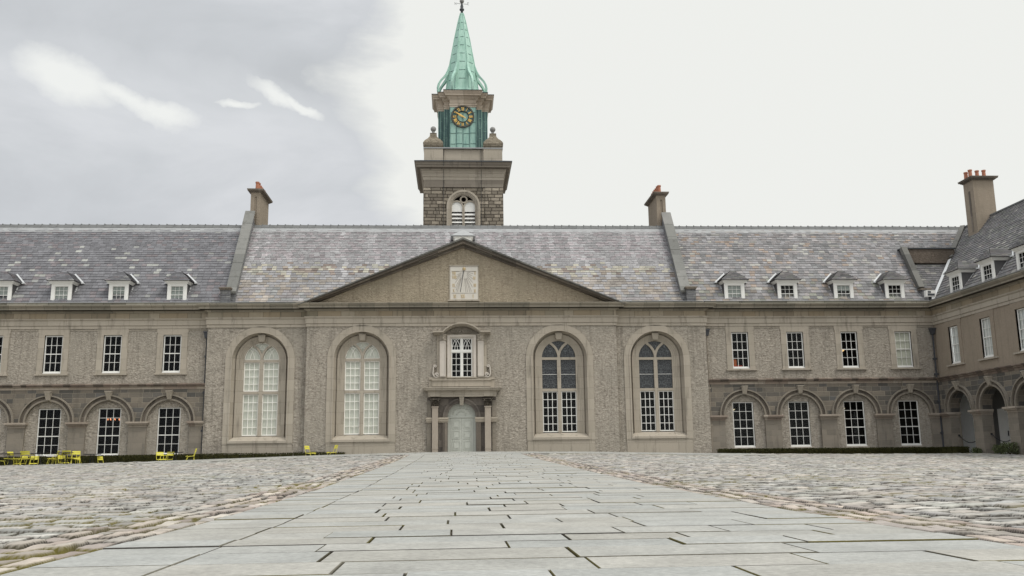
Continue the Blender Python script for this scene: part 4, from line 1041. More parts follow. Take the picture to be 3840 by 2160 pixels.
m = MB(); m.sweep([(0, 3.80+.08), (.24, 3.88), (.26, 3.98), (.29, 4.0), (.29, 4.13), (.34, 4.16), (.36, 4.22), (.50, 4.26), (.50, 4.33), (.56, 4.38), (.56, 4.42), (0, 4.46)], [(-1.50+.24, yw+.02), (-1.26, yw-.0), (2.0, yw-.0), (2.0, yw+.02)]) if 0 else None
m = MB()
for e, z0, z1 in ((0, 3.88, 4.00), (.02, 4.0, 4.14), (.06, 4.14, 4.20), (.16, 4.20, 4.24), (.24, 4.24, 4.33), (.29, 4.33, 4.40)): m.box(-1.50-e, 2.28+e, yw-.38-e, yw, z0, z1)
for x0, x1 in ((-1.38, -.85), (1.58, 2.10)): m.box(x0, x1, yw-.44, yw-.37, 3.90, 4.14)
m.build('door_cornice', 'surround_stone', pt)
dm = 'door_paint'
m = MB(); m.box(-.28, .355, -.42, -.36, -.3, 2.74); m.box(.365, 1.0, -.42, -.36, -.3, 2.74)
m.build('door', dm, pt); dr = bpy.data.objects['door.001'] if 'door.001' in bpy.data.objects else bpy.data.objects['door']
m = MB()
for xa, xb in ((-.18, .27), (.45, .90)):
    for k in range(5):
        z0 = -.18+k*.58; z1 = z0+.48
        if z1 > 2.72: break
        m.band([(xa, z0), (xa, z1), (xb, z1), (xb, z0), (xa, z0)], [(xa+.03, z0+.03), (xa+.03, z1-.03), (xb-.03, z1-.03), (xb-.03, z0+.03), (xa+.03, z0+.03)], -.445, -.415)
        m.box(xa+.09, xb-.09, -.45, -.415, z0+.09, z1-.09)
m.build('door_panel', dm, dr)
m = MB(); m.box(-.42, -.29, -.44, -.34, -.3, 2.74); m.box(1.01, 1.16, -.44, -.34, -.3, 2.74); m.box(-.42, 1.16, -.48, -.34, 2.745, 2.80); m.build('door_frame', dm, pt)
m = MB(); m.poly([(x, -.40, z) for x, z in [(-.42, 2.80), (1.14, 2.80)]+arc(.36, 2.80, .78, 0, pi, 20)])
for k in range(26):                                    # carved foliage on the fanlight panel
    a = pi*(k+.5)/26; r_ = .25+.38*abs(sin(k*2.1)); px, pz = .36+r_*cos(a)*.9, 2.88+r_*sin(a)*.62; s_ = .05
    m.hexa([(px-s_, -.405, pz-s_*.5), (px+s_, -.405, pz-s_*.3), (px-s_, -.40, pz), (px+s_, -.40, pz), (px-s_*.6, -.44, pz+s_*.6), (px+s_*.6, -.43, pz+s_), (px-s_*.6, -.40, pz+s_), (px+s_*.6, -.40, pz+s_*1.2)])
m.build('carved_tympanum', dm, pt)

# window above the door
m = MB()
m.band([(-.44, 4.98), (-.44, 7.36), (1.18, 7.36), (1.18, 4.98)], [(-.30, 4.98), (-.30, 7.26), (1.04, 7.26), (1.04, 4.98)], yw-.16, yw+.02)
m.band([(-.31, 4.98), (-.31, 7.27), (1.05, 7.27), (1.05, 4.98)], [(-.22, 4.98), (-.22, 7.19), (.96, 7.19), (.96, 4.98)], yw-.10, yw+.10)
aw = m.build('balcony_window', 'white_stone', HL, 'white two-light window with carved pilasters and a curved hood above the door')
aw.name = 'feature_window'; WORG['feature_window'] = WORG['balcony_window'] if 'balcony_window' in WORG else WORG['great_hall']
m = MB(); y = yw-.02
m.box(.335, .405, y-.04, y+.04, 4.98, 7.19); m.box(-.22, .96, y-.03, y+.04, 6.40, 6.50)
for x0, x1 in ((-.215, .335), (.405, .955)):
    for z0, z1, lat in ((4.99, 6.40, 0), (6.50, 7.185, 1)):
        fb = .05
        m.box(x0, x0+fb, y, y+.03, z0, z1); m.box(x1-fb, x1, y, y+.03, z0, z1); m.box(x0+fb, x1-fb, y, y+.03, z1-fb*.8, z1); m.box(x0+fb, x1-fb, y, y+.03, z0, z0+fb)
        if not lat:
            xc = (x0+x1)/2; m.box(xc-.012, xc+.012, y+.004, y+.026, z0+fb, z1-fb)
            for j in (1, 2, 3): zc = z0+(z1-z0)*j/4; m.box(x0+fb, x1-fb, y+.005, y+.025, zc-.012, zc+.012)
        else:
            a0, a1, b0, b1 = x0+fb, x1-fb, z0+fb, z1-fb; W_, H_ = a1-a0, b1-b0
            for c1, dr_ in ((a0, 1), (a0+W_*.33, 1), (a1, -1), (a1-W_*.33, -1)):
                pts = []
                for k in range(20):
                    t_ = pi/2*k/19; px = c1+dr_*W_*.85*(1-cos(t_)); pz = b0+H_*1.08*sin(t_)
                    if px > a1 or px < a0 or pz > b1: break
                    pts.append((px, pz))
                if len(pts) > 2: strip(m, pts, .026, y+.003, y+.027)
            m.box(a0, a1, y+.005, y+.025, b0+H_*.33, b0+H_*.33+.018)
m.build('glazing_bars', 'white_paint', aw)
m = MB(); m.quad((-.21, y+.02, 5), (.95, y+.02, 5), (.95, y+.02, 7.18), (-.21, y+.02, 7.18)); m.build('pane', 'window_glass', aw)
m = MB(); m.box(-1.03, -.445, yw-.08, yw, 5.0, 7.42); m.box(1.185, 1.77, yw-.08, yw, 5.0, 7.42); m.box(-.445, 1.185, yw-.08, yw, 7.365, 7.42); m.build('back_strip', 'surround_stone', aw)
for x0, x1 in ((-.86, -.53), (1.27, 1.60)):
    m = MB(); m.box(x0, x1, yw-.20, yw-.082, 5.0, 7.04)
    for q in ((x0, x0+.05), (x1-.05, x1)): m.box(q[0], q[1], yw-.225, yw-.201, 5.05, 7.0)
    m.box(x0+.05, x1-.05, yw-.225, yw-.201, 6.94, 7.0); m.box(x0+.05, x1-.05, yw-.225, yw-.201, 5.05, 5.10); m.build('pilaster', 'white_stone', aw)
    m = MB(); m.box(x0-.04, x1+.04, yw-.26, yw-.082, 7.045, 7.09); m.box(x0, x1, yw-.24, yw-.082, 7.09, 7.33); m.lathe((x0+x1)/2, yw-.22, [(.09, 7.12), (.11, 7.2), (.06, 7.3)], 8); m.box(x0-.02, x1+.02, yw-.26, yw-.082, 7.33, 7.42); m.build('capital', 'surround_stone', aw)
for x0, sg in ((-.88, -1), (1.62, 1)):                 # volutes
    m = MB(); base = Vector((x0, 5.0))
    sp_ = [(x0+sg*(.14+.11*cos(t)*(1-t/11)), 5.14+.11*sin(t)*(1-t/11)) for t in [k*.45 for k in range(20)]]
    sp2 = [(x0+sg*(.24+.085*cos(t)*(1-t/10)), 5.60+.085*sin(t)*(1-t/10)) for t in [k*.45 for k in range(18)]]
    strip(m, sp_, .05, yw-.18, yw-.02); strip(m, sp2, .045, yw-.18, yw-.02)
    strip(m, [(x0+sg*.25, 5.14), (x0+sg*.31, 5.06+.0), (x0+sg*.36, 5.2), (x0+sg*.34, 5.42), (x0+sg*.33, 5.58)], .06, yw-.17, yw-.02)
    strip(m, [(x0+sg*.02, 5.03), (x0+sg*.20, 4.99), (x0+sg*.33, 5.06), (x0+sg*.37, 5.22)], .05, yw-.16, yw-.02)
    m.build('volute', 'white_stone', aw)
m = MB()                                               # hood with a raised curved middle
def hood(off):
    return [(-1.25, 7.45+off), (-.68, 7.45+off)]+[(.37+1.38*sin(radians(t)), 6.55+1.38*cos(radians(t))+off) for t in [-47.6+95.2*k/18 for k in range(19)]]+[(1.42, 7.45+off), (2.0, 7.45+off)]
m.band(hood(.10), hood(.03), yw-.56, yw); m.band(hood(.029), hood(-.02), yw-.46, yw); m.band(hood(-.021), hood(-.07), yw-.30, yw)
m.build('hood_cornice', 'surround_stone', aw)
m = MB()
for k in range(9):                                     # swag below the hood
    for sg in (-1, 1):
        a = pi*k/8; px = .36+sg*(.30-.26*cos(a)); pz = 7.62-.12*sin(a)
        m.lathe(px, yw-.12, [(.02, pz-.05), (.05, pz), (.02, pz+.05)], 6)
m.poly([(x, yw-.06, z) for x, z in [(-.60, 7.42), (1.34, 7.42)]+[(.37+1.32*sin(radians(t)), 6.53+1.32*cos(radians(t))) for t in [46-92*k/12 for k in range(13)]]])
m.build('swag', 'pier_stone', aw)
m = MB(); m.box(-1.47, 2.21, yw-.12, yw, 4.86, 4.995); m.box(-1.30, 2.02, yw-.22, yw, 4.80, 4.858); m.box(-1.27, 1.98, yw-.16, yw, 4.47, 4.798); m.box(-1.45, -1.272, yw-.06, yw, 4.44, 4.858); m.box(1.982, 2.2, yw-.06, yw, 4.44, 4.858); m.box(-.45, 1.19, yw-.20, yw+.05, 4.93, 4.997); m.build('pedestal', 'surround_stone', aw)

# ------------------------------------------------------------------ clock tower
TW = thing('clock_tower', 'stone clock tower with a green copper spire rising behind the pediment', 'clock tower', (.59, 11.7, 0))
tx, ty = .59, 11.74
m = MB(); hw = 2.72
m.panel(rect(tx-hw, tx+hw, 0, 19.5), [arch(tx, 17.62, 1.12, 14.8, 20)], ty-hw, .5)
for q in ((tx-hw, tx-hw, ty-hw, ty+hw), (tx+hw, tx+hw, ty-hw, ty+hw), (tx-hw, tx+hw, ty+hw, ty+hw)): m.quad((q[0], q[2], 0), (q[1], q[3], 0), (q[1], q[3], 19.5), (q[0], q[2], 19.5))
m.build('wall', 'rubble', TW)
m = MB()
for x0, x1 in ((tx-hw-.04, tx-hw+1.22), (tx+hw-1.22, tx+hw+.04)): m.box(x0, x1, ty-hw-.05, ty-hw+.0, 0, 19.0)
m.build('corner_strip', 'rubble', TW)
m = MB(); m.box(tx-hw-.03, tx+hw+.03, ty-hw-.06, ty+hw, 18.98, 19.52); m.build('plain_band', 'plain_tower_stone', TW)
ashlar('plain_tower_stone', [(0, (.19, .165, .135)), (.5, (.23, .20, .165)), (1, (.26, .23, .19))], 2.2, .6, .006, (.13, .115, .09), .006)
sq = [(tx-hw, ty-hw), (tx+hw, ty-hw), (tx+hw, ty+hw), (tx-hw, ty+hw)]
m = MB(); m.sweep([(.04, 19.50), (.07, 19.50), (.07, 19.70), (.11, 19.72), (.11, 19.95), (.15, 20.0), (.15, 20.10), (.20, 20.16), (.26, 20.22)], sq, closed=True); m.build('architrave', 'surround_stone', TW)
m = MB(); m.sweep([(.26, 20.22), (.26, 20.28), (.50, 20.30), (.50, 20.44), (.54, 20.46), (.58, 20.58), (.64, 20.64), (.64, 20.70), (.0, 20.92)], sq, closed=True); m.build('cornice', 'plain_tower_stone', TW)
m = MB(); m.sweep([(.655, 20.64), (.655, 20.715), (.05, 20.93), (-1, 20.93)], sq, closed=True); m.build('cornice_lead', 'grey_iron', TW)
m = MB(); m.box(tx-hw+.02, tx+hw-.02, ty-hw+.12, ty+hw-.1, 20.9, 21.78)
for sx_ in (-1, 1):
    for sy_ in (-1, 1):
        a, b = tx+sx_*(hw-.65), ty+sy_*(hw-.65); m.box(a-.66, a+.66, b-.66, b+.66, 20.9, 21.80)
m.build('blocking_course', 'surround_stone', TW)
m = MB(); m.sweep([(.0, 21.78), (.05, 21.80), (.05, 21.87), (-.9, 21.90)], sq, closed=True); m.build('blocking_cap', 'lead', TW)
for sx_ in (-1, 1):
    for sy_ in (-1, 1):
        a, b = tx+sx_*(hw-.62), ty+sy_*(hw-.62)
        m = MB(); prof = [(.70, 21.9), (.76, 22.02), (.77, 22.20), (.70, 22.34), (.56, 22.50), (.42, 22.62), (.29, 22.80), (.24, 22.98), (.26, 23.02), (.26, 23.08), (.1, 23.10)]
        m.lathe(a, b, [(r*1.28, z) for r, z in prof], 4, pi/4); fi = m.build('finial', 'rubble_soft', TW)
        m = MB(); m.lathe(a, b, [(.12, 23.10), (.09, 23.16), (.10, 23.24)]+[(.20*sin(pi*k/10)+.001, 23.44-.20*cos(pi*k/10)) for k in range(1, 11)], 18); m.build('ball', 'ball_stone', fi, smooth=True)
ashlar('rubble_soft', [(0, (.20, .17, .125)), (.5, (.30, .26, .20)), (1, (.24, .205, .155))], .42, .12, .02, (.09, .075, .055), .04)
flat('ball_stone', (.25, .245, .235), .85, var=.2)
# belfry window
m = MB(); m.band(arch(tx, 17.62, 1.16, 14.8, 26), arch(tx, 17.62, 1.02, 14.8, 26), ty-hw-.10, ty-hw+.05); m.band(arch(tx, 17.62, 1.03, 14.8, 26), arch(tx, 17.62, .93, 14.8, 26), ty-hw-.05, ty-hw+.12); m.band(arch(tx, 17.62, .94, 14.8, 26), arch(tx, 17.62, .86, 14.8, 26), ty-hw-.01, ty-hw+.2)
m.band(arch(tx, 17.62, .865, 14.8, 26), arch(tx, 17.62, .80, 14.8, 26), ty-hw+.06, ty-hw+.2)
bw = m.build('belfry_window', 'surround_stone', TW)
m = MB(); yb_ = ty-hw+.10
for c in (tx-.455, tx+.455): m.band(arch(c, 17.62, .46, 14.8, 18), arch(c, 17.62, .375, 14.8, 18), yb_, yb_+.12)
m.band([(tx+.02+.27*cos(2*pi*k/20), 18.14+.27*sin(2*pi*k/20)) for k in range(21)], [(tx+.02+.17*cos(2*pi*k/20), 18.14+.17*sin(2*pi*k/20)) for k in range(21)], yb_-.01, yb_+.1); m.build('tracery', 'surround_stone', bw)
m = MB()
for c in (tx-.455, tx+.455):
    m.poly([(x, yb_+.08, z) for x, z in [(c-.375, 17.28), (c+.375, 17.28)]+arc(c, 17.62, .375, 0, pi, 14)])
    z = 17.22
    while z > 15.0:
        m.hexa([(c-.375, yb_+.0, z-.20), (c+.375, yb_+.0, z-.20), (c-.375, yb_+.03, z-.22), (c+.375, yb_+.03, z-.22), (c-.375, yb_+.24, z+.03), (c+.375, yb_+.24, z+.03), (c-.375, yb_+.27, z+.01), (c+.375, yb_+.27, z+.01)]); z -= .272
m.build('louvre', 'white_paint', bw)
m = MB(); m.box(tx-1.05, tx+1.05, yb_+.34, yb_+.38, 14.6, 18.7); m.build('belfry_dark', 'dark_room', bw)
# drum: stepped plan clad in copper sheets
def plan(o=0, s=1.):
    a, b, c = .93*s, 1.33*s, 1.78*s
    q = [(-a, -c), (a, -c), (a, -b), (b, -b), (b, -a), (c, -a)]
    Pp = [(-a-o, -c-o), (a+o, -c-o), (a+o, -b-o), (b+o, -b-o), (b+o, -a-o), (c+o, -a-o)]
    out_ = []
    for k in range(4):
        an = pi/2*k
        for (x, y) in (Pp[1:] if k == 0 else Pp[1:]): out_.append((tx+x*cos(an)-y*sin(an), ty+x*sin(an)+y*cos(an)))
    return out_
def plan_loft(mb, prof, cap=True):
    rings = []
    for o, z in prof: rings.append([mb.P(x, y, z) for x, y in plan(o)])
    n = len(rings[0])
    for a, b in zip(rings, rings[1:]):
        for k in range(n): mb.F(a[k], a[(k+1) % n], b[(k+1) % n], b[k])
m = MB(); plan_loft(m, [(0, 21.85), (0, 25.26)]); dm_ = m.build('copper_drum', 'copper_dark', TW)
# paler front sheets as their own face, seams as raised rolls
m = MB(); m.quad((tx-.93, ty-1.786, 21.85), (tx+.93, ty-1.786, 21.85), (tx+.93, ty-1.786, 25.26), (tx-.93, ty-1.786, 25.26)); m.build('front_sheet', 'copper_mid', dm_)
m = MB(); yf = ty-1.79
for x in (-.93, -.47, 0, .47, .92): m.box(tx+x-.016, tx+x+.016, yf-.035, yf, 21.86, 25.24)
for i, x0 in enumerate((-.93, -.47, 0, .47)):
    for z in (22.45, 23.25, 24.05, 24.8): m.box(tx+x0+.05, tx+x0+.41, yf-.02, yf, z+(.04 if i % 2 else 0), z+.022+(.04 if i % 2 else 0))
m.build('seam', 'copper_dark', dm_)
for sx_ in (-1, 1):
    m = MB()
    for x, yy in ((.98, -1.33), (1.15, -1.33), (1.32, -1.33), (1.38, -.93), (1.60, -.93), (1.77, -.93)): m.box(tx+sx_*x-.014, tx+sx_*x+.014, ty+yy-.035, ty+yy, 21.86, 25.24)
    for z in (22.3, 23.05, 23.8, 24.55): m.box(tx+sx_*1.24-.1, tx+sx_*1.24+.07, ty-1.355, ty-1.33, z, z+.02); m.box(tx+sx_*1.60-.1, tx+sx_*1.6+.1, ty-.955, ty-.93, z-.1, z-.08)
    m.build('side_seam', 'copper_mid', dm_)
m = MB(); plan_loft(m, [(.0, 25.22), (.03, 25.22), (.03, 25.34), (.06, 25.36), (.06, 25.48), (.09, 25.52), (.02, 25.53), (.02, 25.78), (.08, 25.84), (.14, 25.90), (.18, 26.0), (.34, 26.02), (.34, 26.14), (.38, 26.17), (.42, 26.26), (.46, 26.30), (.46, 26.36), (-.6, 26.5)]); m.build('drum_cornice', 'tower_stone', TW)
m = MB(); plan_loft(m, [(.475, 26.33), (.475, 26.385), (-.3, 26.54), (-.9, 26.55)]); m.build('cornice_cover', 'black_iron', TW)
# clock
ck = MB(); yc = yf-.02; cz, cxk = 24.50, tx-.02
m = MB(); m.band([(cxk+.83*cos(2*pi*k/60), cz+.83*sin(2*pi*k/60)) for k in range(61)], [(cxk+.73*cos(2*pi*k/60), cz+.73*sin(2*pi*k/60)) for k in range(61)], yc-.06, yc)
m.band([(cxk+.43*cos(2*pi*k/40), cz+.43*sin(2*pi*k/40)) for k in range(41)], [(cxk+.39*cos(2*pi*k/40), cz+.39*sin(2*pi*k/40)) for k in range(41)], yc-.05, yc)
cl = m.build('clock_face', 'clock_black', TW, 'round black clock ring with gold roman numerals on green copper')
m = MB(); m.band([(cxk+.73*cos(2*pi*k/60), cz+.73*sin(2*pi*k/60)) for k in range(61)], [(cxk+.43*cos(2*pi*k/60), cz+.43*sin(2*pi*k/60)) for k in range(61)], yc-.012, yc); m.build('chapter_plate', 'copper_dark', cl)
m = MB()
for k in range(60):
    a = 2*pi*k/60; r_ = .775; m.lathe(cxk+r_*sin(a), yc-.062, [(.013, cz+r_*cos(a)-.015), (.013, cz+r_*cos(a)+.015)], 4)
m.build('minute_mark', 'pale_gold', cl)
m = MB()
for k, t_ in enumerate(['XII', 'I', 'II', 'III', 'IIII', 'V', 'VI', 'VII', 'VIII', 'IX', 'X', 'XI']):
    a = 2*pi*k/12; numeral(m, t_, cxk+.575*sin(a), cz+.575*cos(a), .25, yc-.05, yc-.02, -a, .62 if len(t_) > 2 else .72, .13)
m.build('numeral', 'gold', cl)
m = MB()
def hand(mb, ang, L, tail, wd, y0):
    s_, c_ = sin(ang), cos(ang); pt_ = lambda r, t: (cxk+r*s_+t*c_, cz+r*c_-t*s_)
    mb.prism_y([pt_(-tail, -wd*.5), pt_(-tail, wd*.5), pt_(0, wd*.8), pt_(L*.45, wd*1.1), pt_(L*.62, wd*.5), pt_(L, wd*.12), pt_(L, -wd*.12), pt_(L*.62, -wd*.5), pt_(L*.45, -wd*1.1), pt_(0, -wd*.8)], y0-.02, y0)
hand(m, radians(-57), .70, .26, .045, yc-.085); m.build('minute_hand', 'gold', cl)
m = MB(); hand(m, radians(-63), .47, .10, .075, yc-.06); m.build('hour_hand', 'gold', cl)
# spire
def octa(mb, prof, n=8): mb.lathe(tx-.04, ty, prof, n, pi/8)
sxp = tx-.04; prof = [(1.46, 26.50), (1.45, 26.62), (1.36, 26.78), (1.29, 27.0), (1.25, 27.25), (1.19, 27.7), (.955, 29.3), (.79, 30.2), (.62, 31.15), (.45, 31.95), (.31, 32.63), (.12, 33.36), (.08, 33.4)]
m = MB(); octa(m, prof); sp_o = m.build('spire', 'copper_light', TW, 'pale green copper spire')
m = MB()
for k in range(8):
    a = pi/8+2*pi*k/8; ca, sa = cos(a), sin(a)
    pts = [(sxp+(r+.012)*ca, ty+(r+.012)*sa, z) for r, z in prof[3:-1]]
    m.tube(pts, .030, 6)
m.build('hip_roll', 'copper_light', sp_o)
m = MB()
for k in range(8):
    a0 = pi/8+2*pi*k/8; a1 = a0+pi/4
    for z in (27.75, 28.45, 29.15, 29.85, 30.55, 31.25, 31.9, 32.5):
        R = np.interp(z, [p[1] for p in prof], [p[0] for p in prof]); 
        p = Vector((sxp+R*cos(a0), ty+R*sin(a0), z)); q = Vector((sxp+R*cos(a1), ty+R*sin(a1), z)); mid = (p+q)/2-Vector((sxp, ty, z)); nrm = mid.normalized()*.008
        m.bar(p.lerp(q, .22)+nrm, p.lerp(q, .78)+nrm, .022, .022, tuple(mid.normalized()))
m.build('spire_seam', 'copper_dark', sp_o)
m = MB()
for k in range(8):
    a = pi/8+2*pi*k/8; ca, sa = cos(a), sin(a); ta = Vector((-sa, ca, 0))
    cp = [(1.98, 26.55), (2.06, 26.85), (2.08, 27.15), (2.0, 27.45), (1.84, 27.72), (1.60, 27.98), (1.38, 28.22), (1.20, 28.6), (1.08, 29.05)]
    wds = [.10, .08, .08, .08, .08, .09, .10, .08, .05]; ths = [.08, .07, .07, .07, .08, .09, .10, .08, .04]
    prev = None
    for (R, z), w_, t_ in zip(cp, wds, ths):
        R = R*(.92); c0 = Vector((sxp+R*ca, ty+R*sa, z)); rad = Vector((ca, sa, .3)).normalized()
        ring = [m.P(*(c0+ta*w_*sx_+rad*t_*sy_)) for sx_, sy_ in ((-1, -1), (1, -1), (1, 1), (-1, 1))]
        if prev:
            for i in range(4): m.F(prev[i], prev[(i+1) % 4], ring[(i+1) % 4], ring[i])
        prev = ring
m.build('scroll_bracket', 'copper_light', sp_o)
m = MB(); m.lathe(sxp, ty, [(.10, 33.36), (.085, 33.56), (.17, 33.64), (.18, 33.72), (.10, 33.78), (.12, 33.92), (.07, 34.12), (.05, 34.2)], 14); fn_ = m.build('spire_finial', 'grey_iron', sp_o, smooth=True)
m = MB(); m.lathe(sxp, ty, [(.17*sin(pi*k/10)+.001, 34.38-.17*cos(pi*k/10)) for k in range(11)], 18); m.build('ball', 'ball_stone', fn_, smooth=True)
m = MB(); z = 34.16
m.bar((sxp-.36, ty-.05, z), (sxp+.42, ty+.05, z), .02, .02); m.bar((sxp-.05, ty-.4, z), (sxp+.05, ty+.4, z), .02, .02); m.bar((sxp, ty, 34.5), (sxp, ty, 35.4), .03, .03)
def stroke(a, b): m.bar((sxp+a[0], ty-.05, z+a[1]), (sxp+b[0], ty-.05, z+b[1]), .016, .016)
for a, b in (((-.56, .10), (-.52, -.10)), ((-.52, -.10), (-.47, .06)), ((-.47, .06), (-.42, -.10)), ((-.42, -.10), (-.38, .10))): stroke(a, b)
for a, b in (((.42, .10), (.42, -.10)), ((.42, .10), (.54, .10)), ((.42, 0), (.51, 0)), ((.42, -.10), (.54, -.10))): stroke(a, b)
m.build('weather_vane', 'black_iron', sp_o)
for x0 in (tx-1.36, tx+1.24):
    m = MB(); m.bar((x0, ty-hw-.08, 14.6), (x0, ty-hw-.08, 19.5), .03, .02); m.bar((x0, ty-hw-.19, 19.5), (x0, ty-hw-.27, 20.2), .03, .02); m.bar((x0, ty-hw-.70, 20.3), (x0, ty-hw-.70, 20.7), .03, .02); m.bar((x0, ty-hw+.06, 20.93), (x0, ty-hw+.06, 21.8), .03, .02); m.build('lightning_conductor', 'black_iron', TW)

# ------------------------------------------------------------------ pipes on the walls
def pipe(par, x, y, z1, brs, tf=ident, r=.05, mat='pipe_iron'):
    m = MB(tf); m.tube([(x, y, -.3), (x, y, z1)], r, 8)
    for z in brs: m.box(x-r*2.1, x+r*2.1, y-r-.01, y+.08, z-.06, z+.06)
    o = m.build('drain_pipe', mat, par)
    m = MB(tf); m.hexa([(x-.09, y-.09, z1-.02), (x+.09, y-.09, z1-.02), (x-.09, y+.07, z1-.02), (x+.09, y+.07, z1-.02), (x-.15, y-.14, z1+.30), (x+.15, y-.14, z1+.30), (x-.15, y+.08, z1+.30), (x+.15, y+.08, z1+.30)]); m.box(x-.18, x+.18, y-.17, y+.08, z1+.30, z1+.36); m.build('rainwater_head', 'pipe_iron', o)
flat('pipe_iron', (.06, .062, .068), .7, var=.3); flat('pipe_painted', (.30, .26, .21), .8, var=.3)
pipe(LB, -13.93, -.11, 7.35, (2.2, 4.3, 6.3), r=.035); pipe(RB, 14.60, -.11, 7.35, (2.2, 4.3, 6.3), r=.032, mat='pipe_painted'); pipe(RB, 28.12, -.16, 7.35, (1.6, 3.4, 5.0, 5.9))
# floodlight in the roof corner
fl = thing('floodlight', 'white boxy floodlight tucked in the gutter corner between the two roofs', 'floodlight', (28.35, -.1, 9.5))
m = MB(); m.box(28.02, 28.60, -.10, .16, 9.62, 10.0); m.build('housing', 'white_paint', fl)
m = MB(); m.box(28.10, 28.52, -.125, -.10, 9.68, 9.80); m.box(28.12, 28.3, -.125, -.10, 9.85, 9.95); m.build('lens', 'grey_iron', fl)
m = MB(); m.box(28.25, 28.37, -.02, .10, 9.40, 9.62); m.build('bracket', 'black_iron', fl)

# ------------------------------------------------------------------ lamps seen inside
def pendant(x, z, r, label, mat='lamp_pale', y=.75):
    t = thing('pendant_lamp', label, 'lamp', (x, y, z), 'lamps seen through the windows')
    m = MB(); m.lathe(x, y, [(r*.25, z), (r*.75, z+r*.25), (r, z+r*.6), (r*.95, z+r*.65)], 14); m.build('lamp_shade', mat, t, smooth=True)
    m = MB(); m.tube([(x, y, z+r*.6), (x, y, z+1.1)], .012, 5); m.build('cord', 'black_iron', t)
pendant(16.12, 3.02, .17, 'pale bowl lamp inside the ground window nearest the tall windows')
pendant(19.42, 3.05, .12, 'pale bowl lamp inside the second ground window right of the tall windows')
pendant(22.75, 3.05, .12, 'pale bowl lamp inside the third ground window right of the tall windows')
pendant(22.95, 6.45, .15, 'yellow glowing lamp inside the third upper window of the right-hand range', 'lamp_glow')
ch = thing('chandelier', 'lit chandelier of small candle bulbs inside the middle ground window on the left', 'chandelier', (-19.0, .8, 2.9), 'lamps seen through the windows')
m = MB()
for k in range(10): a = 2*pi*k/10; m.tube([(-19.0, .8, 2.78), (-19.0+.38*cos(a), .8+.38*sin(a), 2.84)], .012, 5)
m.tube([(-19.0, .8, 2.75), (-19.0, .8, 3.6)], .015, 5); m.build('frame', 'black_iron', ch)
for k in range(10):
    a = 2*pi*k/10; rr2 = .38; m = MB(); m.lathe(-19.0+rr2*cos(a), .8+rr2*sin(a), [(.012, 2.86), (.028, 2.90), (.008, 2.97)], 8); m.build('bulb', 'candle_glow', ch)
bx = thing('cardboard_box', 'orange and red boxes stacked on the sill inside the upper window nearest the tall windows', 'box', (16.4, .35, 5.55))
m = MB(); m.box(16.18, 16.40, .30, .5, 5.62, 5.98); m.build('tall_box', 'orange_card', bx); m = MB(); m.box(16.22, 16.72, .25, .45, 5.54, 5.62); m.build('flat_box', 'red_card', bx)
flat('red_card', (.5, .06, .03), .8)

# ------------------------------------------------------------------ hedges and shrubs
def leaf_cloud(name, mat, boxes, n, size, seed=1):
    rn = random.Random(seed); m = MB()
    for (x0, x1, y0, y1, z0, z1, wgt) in boxes:
        for k in range(int(n*wgt)):
            f = rn.random(); x, y, z = rn.uniform(x0, x1), rn.uniform(y0, y1), z0+(z1-z0)*rn.random()**.6
            if f < .5: z = z1+rn.uniform(-.04, .03)+.035*rn.random()**4
            elif f < .8: y = y0+rn.uniform(-.03, .03)
            s = size*rn.uniform(.5, 1.3); d = Vector((rn.gauss(0, 1), rn.gauss(0, 1), rn.gauss(0, 1))).normalized(); e = d.orthogonal().normalized()*s; f2 = d.cross(e).normalized()*s*.55
            c = Vector((x, y, z)); m.quad(tuple(c-e), tuple(c-f2), tuple(c+e), tuple(c+f2))
        m.box(x0+.04, x1-.04, y0+.04, y1-.04, z0-.3, z1-.04)
    return m
hl = []
for k in range(24): x0 = -30.5+k*.70; hl.append((x0, x0+.70, -1.55, -.65, g(x0, -1)-.1, .885-.003*max(0, -x0-14)-.0, 1))
m = leaf_cloud('h', '', hl, 900, .035, 3); tag(m.build('hedge', 'hedge_leaf'), 'low dark clipped hedge under the left-hand windows, behind the yellow chairs', 'hedge')
hl = [(-13.7+k*.7, -13.7+(k+1)*.7, -1.15, -.72, .5, .90-.0*k+.012*math.sin(k), 1) for k in range(11)]
m = leaf_cloud('h', '', hl, 500, .03, 4); tag(m.build('hedge', 'hedge_leaf'), 'thin dark hedge strip under the two pale-blinded arched windows', 'hedge')
hl = [(14.7+k*.7, 14.7+(k+1)*.7, -1.3, -.5, .3, .80-.003*k, 1) for k in range(18)]+[(27.2, 27.95, -3.2+k*.55, -3.2+(k+1)*.55, .2, .74, 1) for k in range(4)]
m = leaf_cloud('h', '', hl, 900, .035, 5); tag(m.build('hedge', 'hedge_leaf'), 'low dark clipped hedge under the right-hand windows, turning the corner by the arches', 'hedge')
